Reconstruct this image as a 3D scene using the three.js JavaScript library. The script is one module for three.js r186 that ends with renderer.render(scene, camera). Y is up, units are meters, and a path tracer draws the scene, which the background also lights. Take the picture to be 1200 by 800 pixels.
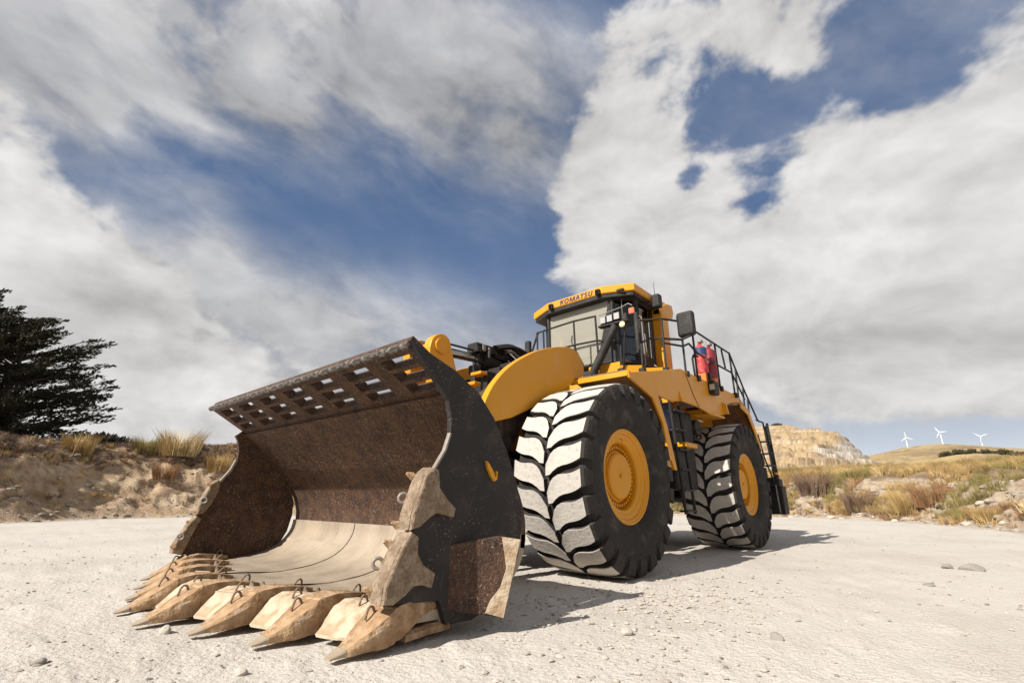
import * as THREE from 'three';
import { mergeGeometries, mergeVertices, toCreasedNormals } from 'three/addons/utils/BufferGeometryUtils.js';
import { RoundedBoxGeometry } from 'three/addons/geometries/RoundedBoxGeometry.js';
import { FontLoader } from 'three/addons/loaders/FontLoader.js';
import { TextGeometry } from 'three/addons/geometries/TextGeometry.js';

// World: metres, y up. Origin on the ground under the loader's front axle; +z is the way the loader faces, +x its left side.
const scene = new THREE.Scene();
const camera = new THREE.PerspectiveCamera(70.51, 1024 / 682, 0.1, 6000);
camera.position.set(5.632, 1.027, 6.429);
camera.rotation.order = 'YXZ';
camera.rotation.set(0.31246, 0.726, 0.0024);
const renderer = new THREE.WebGLRenderer({ antialias: true });
renderer.toneMapping = THREE.LinearToneMapping;
renderer.toneMappingExposure = 1.45;
renderer.shadowMap.enabled = true;

const SUN = new THREE.Vector3(-0.35, 2.25, 2.75).normalize();
const sun = new THREE.DirectionalLight(new THREE.Color(1.0, 0.945, 0.86), 5.0);
sun.position.copy(SUN).multiplyScalar(60);
sun.castShadow = true;
sun.shadow.radius = 1;
sun.shadow.mapSize.set(4096, 4096);
Object.assign(sun.shadow.camera, { left: -40, right: 40, top: 40, bottom: -40, near: 1, far: 160 });
scene.add(sun, sun.target);

// ---------------------------------------------------------------- noise
function rng(seed) {
  let a = seed >>> 0;
  return () => { a = (a + 0x6d2b79f5) >>> 0; let t = Math.imul(a ^ (a >>> 15), 1 | a); t = (t + Math.imul(t ^ (t >>> 7), 61 | t)) ^ t; return ((t ^ (t >>> 14)) >>> 0) / 4294967296; };
}
const PERM = new Uint8Array(512);
{ const r = rng(77), p = [...Array(256).keys()]; for (let i = 255; i > 0; i--) { const j = Math.floor(r() * (i + 1)); [p[i], p[j]] = [p[j], p[i]]; } for (let i = 0; i < 512; i++) PERM[i] = p[i & 255]; }
const fade = (t) => t * t * t * (t * (t * 6 - 15) + 10);
const lerp = (a, b, t) => a + (b - a) * t;
const clamp = (x, a = 0, b = 1) => x < a ? a : x > b ? b : x;
const sstep = (a, b, x) => { const t = clamp((x - a) / (b - a)); return t * t * (3 - 2 * t); };
function grad(h, x, y, z) { h &= 15; const u = h < 8 ? x : y, v = h < 4 ? y : h === 12 || h === 14 ? x : z; return ((h & 1) ? -u : u) + ((h & 2) ? -v : v); }
function noise3(x, y, z) {
  const X0 = Math.floor(x), Y0 = Math.floor(y), Z0 = Math.floor(z), X = X0 & 255, Y = Y0 & 255, Z = Z0 & 255;
  x -= X0; y -= Y0; z -= Z0;
  const u = fade(x), v = fade(y), w = fade(z), A = PERM[X] + Y, AA = PERM[A] + Z, AB = PERM[A + 1] + Z, B = PERM[X + 1] + Y, BA = PERM[B] + Z, BB = PERM[B + 1] + Z;
  return lerp(lerp(lerp(grad(PERM[AA], x, y, z), grad(PERM[BA], x - 1, y, z), u), lerp(grad(PERM[AB], x, y - 1, z), grad(PERM[BB], x - 1, y - 1, z), u), v),
    lerp(lerp(grad(PERM[AA + 1], x, y, z - 1), grad(PERM[BA + 1], x - 1, y, z - 1), u), lerp(grad(PERM[AB + 1], x, y - 1, z - 1), grad(PERM[BB + 1], x - 1, y - 1, z - 1), u), v), w);
}
function fbm(x, y, z, oct = 5, gain = 0.5) { let s = 0, a = 1, n = 0; for (let i = 0; i < oct; i++) { s += a * noise3(x, y, z); n += a; a *= gain; x = x * 2.03 + 11.3; y = y * 2.03 + 5.7; z = z * 2.03 + 3.1; } return s / n; }
function ridge(x, y, z, oct = 4) { let s = 0, a = 1, n = 0; for (let i = 0; i < oct; i++) { s += a * (1 - 2 * Math.abs(noise3(x, y, z))); n += a; a *= 0.5; x = x * 2.1 + 4.3; y = y * 2.1 + 9.1; z = z * 2.1 + 1.7; } return s / n; }

// ---------------------------------------------------------------- sky: air and broken cloud, given by compass bearing and height above the horizon
// [bearing, height, half width, half height, tilt in degrees, weight]; bearing 0 is -z
const CUMULUS = [
  [-91.7, 22.3, 5.3, 8.1, 25, 1.00],
  [-86.0, 18.7, 5.9, 5.2, -2, 0.95],
  [-94.0, 28.4, 2.4, 3.8, 32, 0.35],
  [-81.3, 19.2, 3.2, 3.6, 15, 0.50],
  [-87.4, 11.1, 7.2, 5.0, 11, 0.70],
  [-22.2, 42.6, 5.5, 6.0, -13, 0.85],
  [-26.2, 32.8, 11.1, 8.2, 12, 1.00],
  [-12.9, 24.1, 15.3, 8.0, -12, 1.15],
  [1.1, 23.8, 9.1, 6.8, -10, 1.00],
  [8.2, 27.1, 5.1, 4.7, -18, 0.90],
  [-35.5, 27.3, 7.4, 4.9, -3, 0.80],
  [-1.6, 33.6, 5.3, 3.3, 5, 0.55],
  [-7.4, 45.4, 6.8, 3.4, -34, 1.50],
  [10.7, 37.2, 4.1, 2.4, -38, 0.65],
  [-5.4, 12.2, 10.1, 3.7, -9, 0.75],
  [3.7, 11.4, 5.7, 4.4, -11, 0.80],
  [-30.8, 38.7, 3.7, 5.2, -7, 0.40],
  [-15.1, 40.3, 3.4, 5.5, -13, -1.05],
  [3.9, 38.1, 3.3, 3.6, -7, -1.05],
  [-9.4, 31.0, 3.2, 2.2, -18, -1.25],
  [-18.5, 34.4, 1.2, 1.0, -13, -0.80],
  [-32.5, 49.3, 7.7, 4.4, -7, -0.60],
  [-40.4, 39.1, 3.8, 5.3, -1, -0.40],
  [-60.5, 30.2, 18.0, 5.7, -4, -1.50],
  [-47.8, 27.8, 6.9, 5.9, 3, -0.90],
  [-78.1, 32.3, 8.5, 3.9, 22, -0.70],
  [-41.6, 34.6, 4.4, 6.5, 0, -0.60],
  [-50.1, 18.7, 11.9, 4.0, 3, -0.70],
  [-5.7, 37.5, 3.6, 2.4, 6, -0.75],
  [6.2, 33.2, 2.8, 2.0, -11, -0.50],
  [10.1, 35.5, 3.1, 1.2, -36, -0.30],
  [-6.1, 16.1, 4.2, 1.7, 9, -0.35],
  [-4.6, 6.0, 5.8, 0.8, -4, -0.40],
  [-11.8, 17.5, 4.7, 2.0, -10, 0.20],
  [-77.1, 8.8, 10.1, 4.1, 6, 0.55],
  [-67.2, 8.8, 13.1, 4.0, 4, 0.40],
  [-85.0, 5.6, 7.4, 3.6, 6, 0.50],
  [-0.7, 9.5, 8.8, 2.1, -8, 0.55],
  [-11.3, 7.7, 4.5, 1.5, -4, 0.35],
  [-12.6, 36.3, 2.0, 2.0, -18, 0.30],
];
const VEIL = [
  [-88.1, 39.7, 17.7, 5.4, 30, 1.10],
  [-69.4, 6.9, 23.4, 5.2, 4, 0.70],
  [-6.5, 6.5, 17.5, 3.2, -4, 0.25],
  [-37.5, 10.8, 12.0, 6.0, -1, 0.40],
  [-61.4, 44.1, 15.1, 5.8, -6, 0.90],
  [-40.4, 44.2, 10.0, 5.7, -31, 0.45],
  [-77.7, 38.1, 4.3, 3.3, 24, 0.35],
  [-88.1, 33.0, 1.7, 1.5, 30, 0.50],
  [-76.4, 24.7, 1.6, 2.3, 16, 0.35],
  [-78.6, 29.2, 2.5, 1.1, 20, 0.30],
  [-68.3, 17.0, 23.0, 5.0, -5, 0.60],
  [-77.4, 10.4, 13.5, 7.4, 8, 0.75],
  [-54.0, 15.5, 17.3, 4.4, -10, 0.40],
  [-5.7, 10.6, 13.5, 2.5, -7, 0.40],
];
const BASES = [
  [-82.2, 17.3, 3.7, 2.2, 4, 1.00],
  [-86.6, 12.8, 6.4, 2.2, 13, 0.50],
  [-15.8, 16.7, 16.7, 2.6, -4, 0.70],
  [0.0, 13.3, 7.1, 1.9, -23, 0.40],
  [-70.4, 13.9, 9.5, 2.7, 8, 0.30],
  [-46.6, 39.9, 10.2, 3.9, -22, 0.70],
  [-36.6, 44.9, 6.3, 4.8, -3, 0.60],
  [-91.1, 38.0, 11.0, 2.5, 36, 0.35],
  [-13.0, 12.3, 5.5, 1.8, -6, 0.20],
];

{
  const W = 3072, H = 1536, data = new Float32Array(W * H * 4), D = Math.PI / 180;
  const r = rng(5);
  // broken cloud carries on out of view, thinned there to lower the sky light
  for (let i = 0; i < 46; i++) {
    const az = 38 + r() * 200, el = 4 + r() * 70, s = 5 + r() * 9;
    CUMULUS.push([az, el, s * 1.3, s * 0.7, (r() - 0.5) * 30, i % 2 ? -0.9 : 0.8]);
    if (i % 2) VEIL.push([az + 8, el + 6, s * 2, s * 0.8, -12, 0.7]);
    if (i % 3 === 0) BASES.push([az, Math.max(3, el - 3), s, s * 0.35, 0, 0.6]);
  }
  CUMULUS.push([20, 60, 14, 9, 0, 0.5], [-120, 40, 10, 9, 0, 0.8], [-112, 18, 10, 8, 0, 0.8], [-105, 55, 12, 8, 0, -0.5], [25, 25, 9, 10, 0, 0.8], [30, 42, 8, 6, 0, -0.6]);
  VEIL.push([-85, 54, 18, 7, 0, 0.5]);
  const prep = (L) => L.map(([az, el, sx, sy, t, a]) => {
    const ce = Math.cos(el * D), d = [Math.sin(az * D) * ce, Math.sin(el * D), -Math.cos(az * D) * ce], e = [Math.cos(az * D), 0, Math.sin(az * D)];
    const n = [-Math.sin(az * D) * Math.sin(el * D), ce, Math.cos(az * D) * Math.sin(el * D)], c = Math.cos(t * D), s = Math.sin(t * D);
    return { d, u: e.map((v, i) => (c * v + s * n[i]) / (sx * D)), v: e.map((v, i) => (-s * v + c * n[i]) / (sy * D)), a, lim: Math.cos(Math.min(1.5, 2.7 * Math.max(sx, sy) * D)) };
  });
  const C = prep(CUMULUS), V = prep(VEIL), B = prep(BASES);
  const sum = (L, x, y, z) => { let s = 0; for (let i = 0; i < L.length; i++) { const f = L[i], dt = f.d[0] * x + f.d[1] * y + f.d[2] * z; if (dt < f.lim) continue; const p = f.u[0] * x + f.u[1] * y + f.u[2] * z, q = f.v[0] * x + f.v[1] * y + f.v[2] * z; s += f.a * Math.exp(-0.5 * (p * p + q * q)); } return s; };
  for (let j = H / 2; j < H; j++) {
    const lat = ((j + 0.5) / H - 0.5) * Math.PI, y = Math.sin(lat), cl = Math.cos(lat);
    for (let i = 0; i < W; i++) {
      const lon = ((i + 0.5) / W - 0.5) * 2 * Math.PI, x = cl * Math.cos(lon), z = cl * Math.sin(lon);
      // air
      const h = clamp(0.85 * Math.pow(1 - y, 3.5) + 0.5 * Math.exp(-y / 0.12));
      let R = lerp(0.034, 0.64, h), G = lerp(0.102, 0.71, h), Bl = lerp(0.255, 0.80, h);
      const qx = x * 3.4, qy = y * 5.2, qz = z * 3.4;
      const w1 = fbm(qx + 3, qy, qz, 3), w2 = fbm(qx + 9, qy + 4, qz + 7, 3);
      const n = fbm(qx * 1.05 + w1 * 0.45, qy * 1.05 + w2 * 0.45, qz * 1.05 - w1 * 0.3, 7, 0.55), nf = fbm(qx * 4.2 + w2 * 0.8, qy * 4.2 + w1 * 0.8, qz * 4.2, 5, 0.62);
      // along the wind: rising to the left of the loader's nose, spread thin across it
      const s1 = 0.62 * x - 0.62 * z, st = fbm(s1 * 2.6 + w1 * 0.25, (y * 0.93 + 0.36 * s1) * 7 + w2 * 0.35, (x + z) * 2.6, 6, 0.58);
      // thin high veil, drawn out along the wind
      const sv = sum(V, x, y, z), av = clamp(sv * (0.78 + 1.25 * st + 0.30 * nf)) * 0.93;
      const gb = sum(B, x, y, z), vl = clamp(0.50 + 0.40 * n + 0.36 * st + 0.08 * nf - 0.14 * gb, 0.24, 0.74);
      R = lerp(R, vl * 0.99, av); G = lerp(G, vl * 0.985, av); Bl = lerp(Bl, vl, av);
      // heaped cloud
      const c = sum(C, x, y, z) - 0.10 + n * 1.7 + nf * 0.75, ac = sstep(0.20, 0.80, c), thick = sstep(0.35, 1.2, c);
      if (ac > 0.02) {
        // billows: lighter on the side towards the sun, greyer underneath
        const e = 0.11, rel = fbm(qx * 2.1 + w1 * 0.5, qy * 2.1 + w2 * 0.5, qz * 2.1, 5, 0.55) - fbm((qx + SUN.x * e) * 2.1 + w1 * 0.5, (qy + e) * 2.1 + w2 * 0.5, (qz + SUN.z * e) * 2.1, 5, 0.55);
        const lit = clamp(0.63 + 0.06 * thick + 0.15 * n + 0.07 * nf + 0.25 * rel - 0.22 * gb * (0.8 + 0.9 * n + 0.4 * nf), 0.22, 0.80);
        R = lerp(R, lit * 1.0, ac); G = lerp(G, lit * 0.98, ac); Bl = lerp(Bl, lit * 0.965, ac);
      }
      const o = (j * W + i) * 4; data[o] = R * 0.745; data[o + 1] = G * 0.745; data[o + 2] = Bl * 0.745; data[o + 3] = 1;
    }
  }
  for (let o = 0; o < W * H * 2; o += 4) { data[o] = 0.31; data[o + 1] = 0.29; data[o + 2] = 0.27; data[o + 3] = 1; }
  const t = new THREE.DataTexture(data, W, H, THREE.RGBAFormat, THREE.FloatType);
  t.mapping = THREE.EquirectangularReflectionMapping; t.magFilter = THREE.LinearFilter; t.minFilter = THREE.LinearFilter; t.needsUpdate = true;
  scene.background = t; scene.environment = t;
}

// ---------------------------------------------------------------- helpers
const V3 = (x, y, z) => new THREE.Vector3(x, y, z);
const taken = new Map();
function numbered(name) { const n = taken.get(name) || 0; taken.set(name, n + 1); return n ? `${name}_${String(n).padStart(3, '0')}` : name; }
function add(name, geo, mat, parent, label) {
  const m = new THREE.Mesh(geo, mat); m.name = parent && parent !== scene ? name : numbered(name);
  m.castShadow = m.receiveShadow = true; (parent || scene).add(m);
  if (label) m.userData.label = label;
  return m;
}
function tag(o, label, category, group) { Object.assign(o.userData, { label, category }); if (group) o.userData.group = group; return o; }
function structure(o, label, category) { o.userData.kind = 'structure'; return tag(o, label, category); }
function stuff(o, label, category) { o.userData.kind = 'stuff'; if (label) tag(o, label, category); return o; }
function group(name, parent) { const g = new THREE.Group(); g.name = parent ? name : numbered(name); (parent || scene).add(g); return g; }
// plain geometry: own vertices, with texture coordinates in metres laid on along the main axis of each face
function flat(g, box = true) {
  let o = g.index ? g.toNonIndexed() : g;
  for (const k of Object.keys(o.attributes)) if (!['position', 'normal', 'uv', 'color'].includes(k)) o.deleteAttribute(k);
  if (!o.attributes.normal) o.computeVertexNormals();
  if (box) {
    const p = o.attributes.position, uv = new Float32Array(p.count * 2), a = V3(), b = V3(), c = V3();
    for (let i = 0; i < p.count; i += 3) {
      a.fromBufferAttribute(p, i); b.fromBufferAttribute(p, i + 1); c.fromBufferAttribute(p, i + 2);
      const n = b.clone().sub(a).cross(c.clone().sub(a)), ax = Math.abs(n.x), ay = Math.abs(n.y), az = Math.abs(n.z);
      [a, b, c].forEach((v, q) => { const [s, t] = ax >= ay && ax >= az ? [v.z, v.y] : ay >= az ? [v.x, v.z] : [v.x, v.y]; uv[(i + q) * 2] = s; uv[(i + q) * 2 + 1] = t; });
    }
    o.setAttribute('uv', new THREE.BufferAttribute(uv, 2));
  }
  return o;
}
function merge(list, box = true) { return mergeGeometries(list.map((g) => { const o = flat(g, box); if (o.attributes.color) o.deleteAttribute('color'); return o; })); }
// polygon [z, y] pushed out from x0 to x1
function plate(pts, x0, x1, bevel = 0.008, holes = []) {
  const mk = (P, C) => { const s = new C(); P.forEach(([z, y], i) => i ? s.lineTo(-z, y) : s.moveTo(-z, y)); s.closePath(); return s; };
  const s = mk(pts, THREE.Shape); holes.forEach((h) => s.holes.push(mk(h, THREE.Path)));
  const g = new THREE.ExtrudeGeometry(s, { depth: Math.max(0.001, x1 - x0 - 2 * bevel), bevelEnabled: bevel > 0, bevelThickness: bevel, bevelSize: bevel, bevelOffset: -bevel, bevelSegments: 2, curveSegments: 16 });
  g.rotateY(Math.PI / 2); g.translate(x0 + bevel, 0, 0);
  return flat(g);
}
// polygon [x, z] pushed up from y0 to y1
function slab(pts, y0, y1, bevel = 0.008) {
  const s = new THREE.Shape(); pts.forEach(([x, z], i) => i ? s.lineTo(x, -z) : s.moveTo(x, -z)); s.closePath();
  const g = new THREE.ExtrudeGeometry(s, { depth: Math.max(0.001, y1 - y0 - 2 * bevel), bevelEnabled: bevel > 0, bevelThickness: bevel, bevelSize: bevel, bevelOffset: -bevel, bevelSegments: 2 });
  g.rotateX(-Math.PI / 2); g.translate(0, y0 + bevel, 0);
  return flat(g);
}
// polygon [x, y] pushed out from z0 to z1
function front(pts, z0, z1, bevel = 0.006, holes = []) {
  const mk = (P, C) => { const s = new C(); P.forEach(([x, y], i) => i ? s.lineTo(x, y) : s.moveTo(x, y)); s.closePath(); return s; };
  const s = mk(pts, THREE.Shape); holes.forEach((h) => s.holes.push(mk(h, THREE.Path)));
  const g = new THREE.ExtrudeGeometry(s, { depth: Math.max(0.001, z1 - z0 - 2 * bevel), bevelEnabled: bevel > 0, bevelThickness: bevel, bevelSize: bevel, bevelOffset: -bevel, bevelSegments: 2 });
  g.translate(0, 0, z0 + bevel);
  return flat(g);
}
function box(cx, cy, cz, sx, sy, sz, r = 0.012) { const g = new RoundedBoxGeometry(sx, sy, sz, 2, Math.min(r, sx * 0.45, sy * 0.45, sz * 0.45)); g.translate(cx, cy, cz); return flat(g); }
function rod(a, b, r, r2 = r, seg = 12) {
  const A = V3(...a), Bv = V3(...b), d = Bv.clone().sub(A), g = new THREE.CylinderGeometry(r2, r, d.length(), seg, 1);
  g.applyQuaternion(new THREE.Quaternion().setFromUnitVectors(V3(0, 1, 0), d.normalize())); const m = A.add(Bv).multiplyScalar(0.5); g.translate(m.x, m.y, m.z);
  return flat(g);
}
function pipe(pts, r, seg = 8) { const L = []; for (let i = 0; i + 1 < pts.length; i++) { L.push(rod(pts[i], pts[i + 1], r, r, seg)); if (i) { const s = new THREE.SphereGeometry(r, seg, 6); s.translate(...pts[i]); L.push(flat(s)); } } return mergeGeometries(L); }
function hose(pts, r, n = 24, seg = 8) { return flat(new THREE.TubeGeometry(new THREE.CatmullRomCurve3(pts.map((p) => V3(...p))), n, r, seg)); }
// bent sheet: path of [z, y], thickness below it, from x0 to x1
function sheet(path, th, x0, x1) {
  const lo = path.map(([z, y], i) => { const a = path[Math.max(0, i - 1)], b = path[Math.min(path.length - 1, i + 1)], dz = b[0] - a[0], dy = b[1] - a[1], l = Math.hypot(dz, dy); return [z + (dy / l) * th, y - (dz / l) * th]; });
  return plate([...path, ...lo.reverse()], x0, x1, 0.004);
}
function smooth(pts, n) { const c = new THREE.CatmullRomCurve3(pts.map(([a, b]) => V3(a, b, 0)), false, 'centripetal'); return c.getPoints(n).map((p) => [p.x, p.y]); }

// ---------------------------------------------------------------- textures: what surfaces are made of
const GX = new Float32Array(256), GY = new Float32Array(256); { const r = rng(3); for (let i = 0; i < 256; i++) { const t = r() * 6.28318; GX[i] = Math.cos(t); GY[i] = Math.sin(t); } }
function pnoise(u, v, per, seed) {    // gradient noise that repeats after one tile, 0 to 1
  const x = u * per, y = v * per, X = Math.floor(x), Y = Math.floor(y), fx = x - X, fy = y - Y, sx = fade(fx), sy = fade(fy);
  const x0 = X % per, x1 = (X + 1) % per, y0 = Y % per, y1 = (Y + 1) % per, h = (i, j) => PERM[(PERM[(i + seed * 37) & 255] + j + (i >> 8) * 57) & 255];
  const a = h(x0, y0), b = h(x1, y0), c = h(x0, y1), d = h(x1, y1);
  return clamp(0.5 + 0.78 * lerp(lerp(GX[a] * fx + GY[a] * fy, GX[b] * (fx - 1) + GY[b] * fy, sx), lerp(GX[c] * fx + GY[c] * (fy - 1), GX[d] * (fx - 1) + GY[d] * (fy - 1), sx), sy));
}
function pfbm(u, v, per, oct, seed) { let s = 0, a = 1, n = 0; for (let i = 0; i < oct; i++) { s += a * pnoise(u, v, per, seed + i); n += a; a *= 0.55; per *= 2; } return s / n; }
function tex(size, metres, f, srgb = true) {
  const d = new Uint8Array(size * size * 4);
  for (let j = 0; j < size; j++) for (let i = 0; i < size; i++) {
    const c = f(i / size, j / size), o = (j * size + i) * 4;
    for (let k = 0; k < 3; k++) { let x = clamp(typeof c === 'number' ? c : c[k]); if (srgb) x = x <= 0.0031308 ? x * 12.92 : 1.055 * Math.pow(x, 1 / 2.4) - 0.055; d[o + k] = Math.round(x * 255); }
    d[o + 3] = 255;
  }
  const t = new THREE.DataTexture(d, size, size); t.wrapS = t.wrapT = THREE.RepeatWrapping; t.magFilter = THREE.LinearFilter; t.minFilter = THREE.LinearFilter;
  if (srgb) t.colorSpace = THREE.SRGBColorSpace; t.repeat.set(1 / metres, 1 / metres); t.needsUpdate = true;
  return t;
}
function scratches(size, n, lmin, lmax, dir, spread, seed) {     // a mask of fine scratches, wrapping round the tile
  const m = new Float32Array(size * size), r = rng(seed);
  for (let i = 0; i < n; i++) { const a = dir + (r() - 0.5) * spread, l = lmin + (lmax - lmin) * r() * r(), x = r() * size, y = r() * size, k = 0.3 + 0.7 * r(), bend = (r() - 0.5) * 0.004; let t = a, X = x, Y = y; for (let q = 0; q < l; q++) { t += bend; X += Math.cos(t); Y += Math.sin(t); const o = ((Math.floor(Y) % size + size) % size) * size + (Math.floor(X) % size + size) % size; m[o] = Math.max(m[o], k * Math.min(1, 4 * Math.min(q, l - q) / l)); } }
  return (u, v) => m[Math.floor(v * size) * size + Math.floor(u * size)];
}
const mixc = (a, b, t) => [lerp(a[0], b[0], t), lerp(a[1], b[1], t), lerp(a[2], b[2], t)];
const std = (o) => new THREE.MeshStandardMaterial(o);
const matt = (o) => new THREE.MeshPhysicalMaterial({ specularIntensity: 0.45, ...o });      // dusty surfaces, with little gloss
const tone = (k) => new THREE.Color(k, k, k);
const M = {};
const DUST = [0.46, 0.40, 0.33];
{
  const scrRust = scratches(1024, 420, 20, 260, 1.35, 0.9, 5), scrFloor = scratches(768, 260, 30, 420, 1.55, 0.5, 6), scrBlack = scratches(512, 90, 10, 130, 0.9, 3.0, 7), scrYellow = scratches(512, 60, 5, 70, 0.3, 3.1, 8);
  M.yellow = new THREE.MeshPhysicalMaterial({ specularIntensity: 0.7, map: tex(512, 2.3, (u, v) => { const d = sstep(0.56, 0.82, pfbm(u, v, 6, 5, 3)) * 0.16 + sstep(0.68, 0.8, pfbm(u, v, 40, 3, 9)) * 0.12; return mixc([0.60 + 0.05 * pfbm(u, v, 4, 3, 1), 0.258 + 0.03 * pfbm(u, v, 4, 3, 1), 0.007], DUST, clamp(d + 0.35 * scrYellow(u, v))); }), roughness: 0.5, roughnessMap: tex(256, 1.7, (u, v) => 0.75 + 0.5 * (pfbm(u, v, 8, 4, 5) - 0.4), false), clearcoat: 0.12, clearcoatRoughness: 0.4 });
  const blackMap = (a, k) => (u, v) => mixc([a, a * 0.95, a * 0.94], DUST, k * sstep(0.45, 0.85, pfbm(u, v, 7, 5, 21)) + 0.35 * sstep(0.80, 0.86, pnoise(u, v, 90, 4)) * pnoise(u, v, 12, 6));
  M.black = matt({ color: tone(0.72), map: tex(512, 1.9, blackMap(0.030, 0.10)), roughness: 0.55 });
  M.blackSteel = matt({ color: tone(0.78), map: tex(512, 1.6, (u, v) => { const s = sstep(0.74, 0.84, pnoise(u, v, 70, 2)) * sstep(0.5, 0.7, pfbm(u, v, 5, 3, 8)); return mixc([0.034, 0.030, 0.029], [0.20, 0.15, 0.12], clamp(0.15 * sstep(0.45, 0.8, pfbm(u, v, 6, 5, 7)) + s * 0.8 + 0.8 * scrBlack(u, v))); }), roughness: 0.6, bumpMap: tex(256, 0.8, (u, v) => pfbm(u, v, 16, 4, 3), false), bumpScale: 0.004 });
  // bucket inside: dark rust, chipped and scratched
  const chips = (u, v) => clamp(sstep(0.64, 0.74, pfbm(u, v, 64, 3, 11)) * sstep(0.38, 0.6, pfbm(u, v, 6, 3, 13)) + sstep(0.74, 0.86, pnoise(u, v, 180, 12)) * 0.8);
  M.rust = matt({ color: tone(0.72), map: tex(1024, 1.7, (u, v) => { let c = mixc([0.052, 0.032, 0.026], [0.115, 0.062, 0.038], sstep(0.3, 0.7, pfbm(u, v, 10, 6, 17))); c = mixc(c, [0.16, 0.085, 0.05], 0.7 * sstep(0.55, 0.7, pfbm(u, v, 44, 3, 19))); return mixc(c, [0.42, 0.31, 0.23], clamp(chips(u, v) * 0.75 + 0.6 * scrRust(u, v))); }), roughness: 0.72, bumpMap: tex(512, 0.85, (u, v) => pfbm(u, v, 24, 4, 23), false), bumpScale: 0.012 });
  M.floorSteel = std({ color: tone(0.84), map: tex(768, 2.6, (u, v) => { let c = mixc([0.33, 0.265, 0.20], [0.47, 0.39, 0.30], sstep(0.25, 0.75, pfbm(u, v, 5, 6, 27))); c = mixc(c, [0.26, 0.20, 0.15], 0.5 * sstep(0.58, 0.75, pnoise(u, v * 0.12, 60, 2)) * sstep(0.4, 0.7, pfbm(u, v, 9, 3, 4))); c = mixc(c, [0.55, 0.44, 0.31], 0.5 * sstep(0.55, 0.75, pfbm(u, v, 3, 4, 33))); return mixc(c, [0.22, 0.18, 0.14], 0.55 * scrFloor(u, v)); }), roughness: 0.62, metalness: 0.1, bumpMap: tex(512, 1.3, (u, v) => pfbm(u, v, 12, 5, 29), false), bumpScale: 0.006 });
  M.clay = matt({ color: tone(0.82), map: tex(512, 1.1, (u, v) => { let c = mixc([0.31, 0.185, 0.10], [0.49, 0.33, 0.195], sstep(0.3, 0.7, pfbm(u, v, 7, 6, 41))); c = mixc(c, [0.24, 0.135, 0.075], 0.55 * sstep(0.52, 0.74, pfbm(u, v, 16, 6, 43))); return mixc(c, [0.56, 0.44, 0.31], 0.6 * sstep(0.50, 0.75, pfbm(u, v, 9, 6, 47))); }), roughness: 0.95, bumpMap: tex(512, 0.6, (u, v) => pfbm(u, v, 14, 5, 51), false), bumpScale: 0.016 });
  M.paleClay = matt({ color: tone(0.82), map: tex(512, 0.9, (u, v) => mixc([0.45, 0.32, 0.20], [0.62, 0.50, 0.37], sstep(0.3, 0.65, pfbm(u, v, 8, 5, 57)))), roughness: 0.95, bumpMap: tex(256, 0.5, (u, v) => pfbm(u, v, 12, 5, 59), false), bumpScale: 0.012 });
  M.tip = std({ color: tone(0.80), map: tex(256, 0.4, (u, v) => mixc([0.36, 0.29, 0.21], [0.50, 0.40, 0.29], pfbm(u, v, 8, 4, 61))), roughness: 0.6, metalness: 0.15 });
  M.mudSteel = matt({ color: tone(0.70), map: tex(512, 0.8, (u, v) => { let c = mixc([0.26, 0.185, 0.125], [0.40, 0.31, 0.22], sstep(0.3, 0.7, pfbm(u, v, 9, 6, 115))); return mixc(c, [0.16, 0.095, 0.06], 0.55 * sstep(0.50, 0.70, pfbm(u, v, 30, 5, 117))); }), roughness: 0.9, bumpMap: tex(256, 0.4, (u, v) => pfbm(u, v, 12, 5, 119), false), bumpScale: 0.014 });
  M.rubber = matt({ color: tone(0.72), map: tex(512, 1.4, (u, v) => mixc([0.040, 0.036, 0.034], [0.16, 0.135, 0.115], 0.55 * sstep(0.5, 0.85, pfbm(u, v, 6, 5, 63)) + 0.25 * sstep(0.7, 0.8, pnoise(u, v, 60, 3)))), roughness: 0.85 });
  M.lug = matt({ color: tone(0.80), vertexColors: true, map: tex(512, 0.7, (u, v) => { const a = 0.80 + 0.2 * pfbm(u, v, 8, 4, 71) - 0.16 * sstep(0.50, 0.78, pfbm(u, v, 14, 5, 73)); return [a, a, a]; }), roughness: 0.92, bumpMap: tex(256, 0.4, (u, v) => pfbm(u, v, 10, 4, 75), false), bumpScale: 0.006 });
  M.wornDark = std({ color: tone(0.80), map: tex(256, 0.6, (u, v) => mixc([0.05, 0.042, 0.038], [0.24, 0.21, 0.18], sstep(0.42, 0.7, pfbm(u, v, 10, 5, 111)))), roughness: 0.55, metalness: 0.2 });
  M.brownYellow = std({ color: tone(0.80), map: tex(512, 1.6, (u, v) => mixc([0.40, 0.165, 0.022], [0.14, 0.085, 0.055], 0.35 + 0.6 * sstep(0.35, 0.65, pfbm(u, v, 6, 5, 113)))), roughness: 0.9 });  // yellow blotched with brown, darker than the plain yellow paint
  M.dustyGlass = new THREE.MeshPhysicalMaterial({ color: new THREE.Color(0.62, 0.60, 0.52), transmission: 0.62, thickness: 0, roughness: 0.06, ior: 1.5 });
  M.shadeBrown = matt({ map: tex(256, 0.9, (u, v) => mixc([0.030, 0.022, 0.018], [0.085, 0.055, 0.035], sstep(0.35, 0.7, pfbm(u, v, 6, 5, 121)))), roughness: 0.7 });  // brown-black: the shade on the lower lift arm is put into this colour
  M.chrome = std({ color: new THREE.Color(0.55, 0.5, 0.42), metalness: 0.9, roughness: 0.25 });
  M.hose = matt({ color: new THREE.Color(0.02, 0.019, 0.02), roughness: 0.5 });
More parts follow.
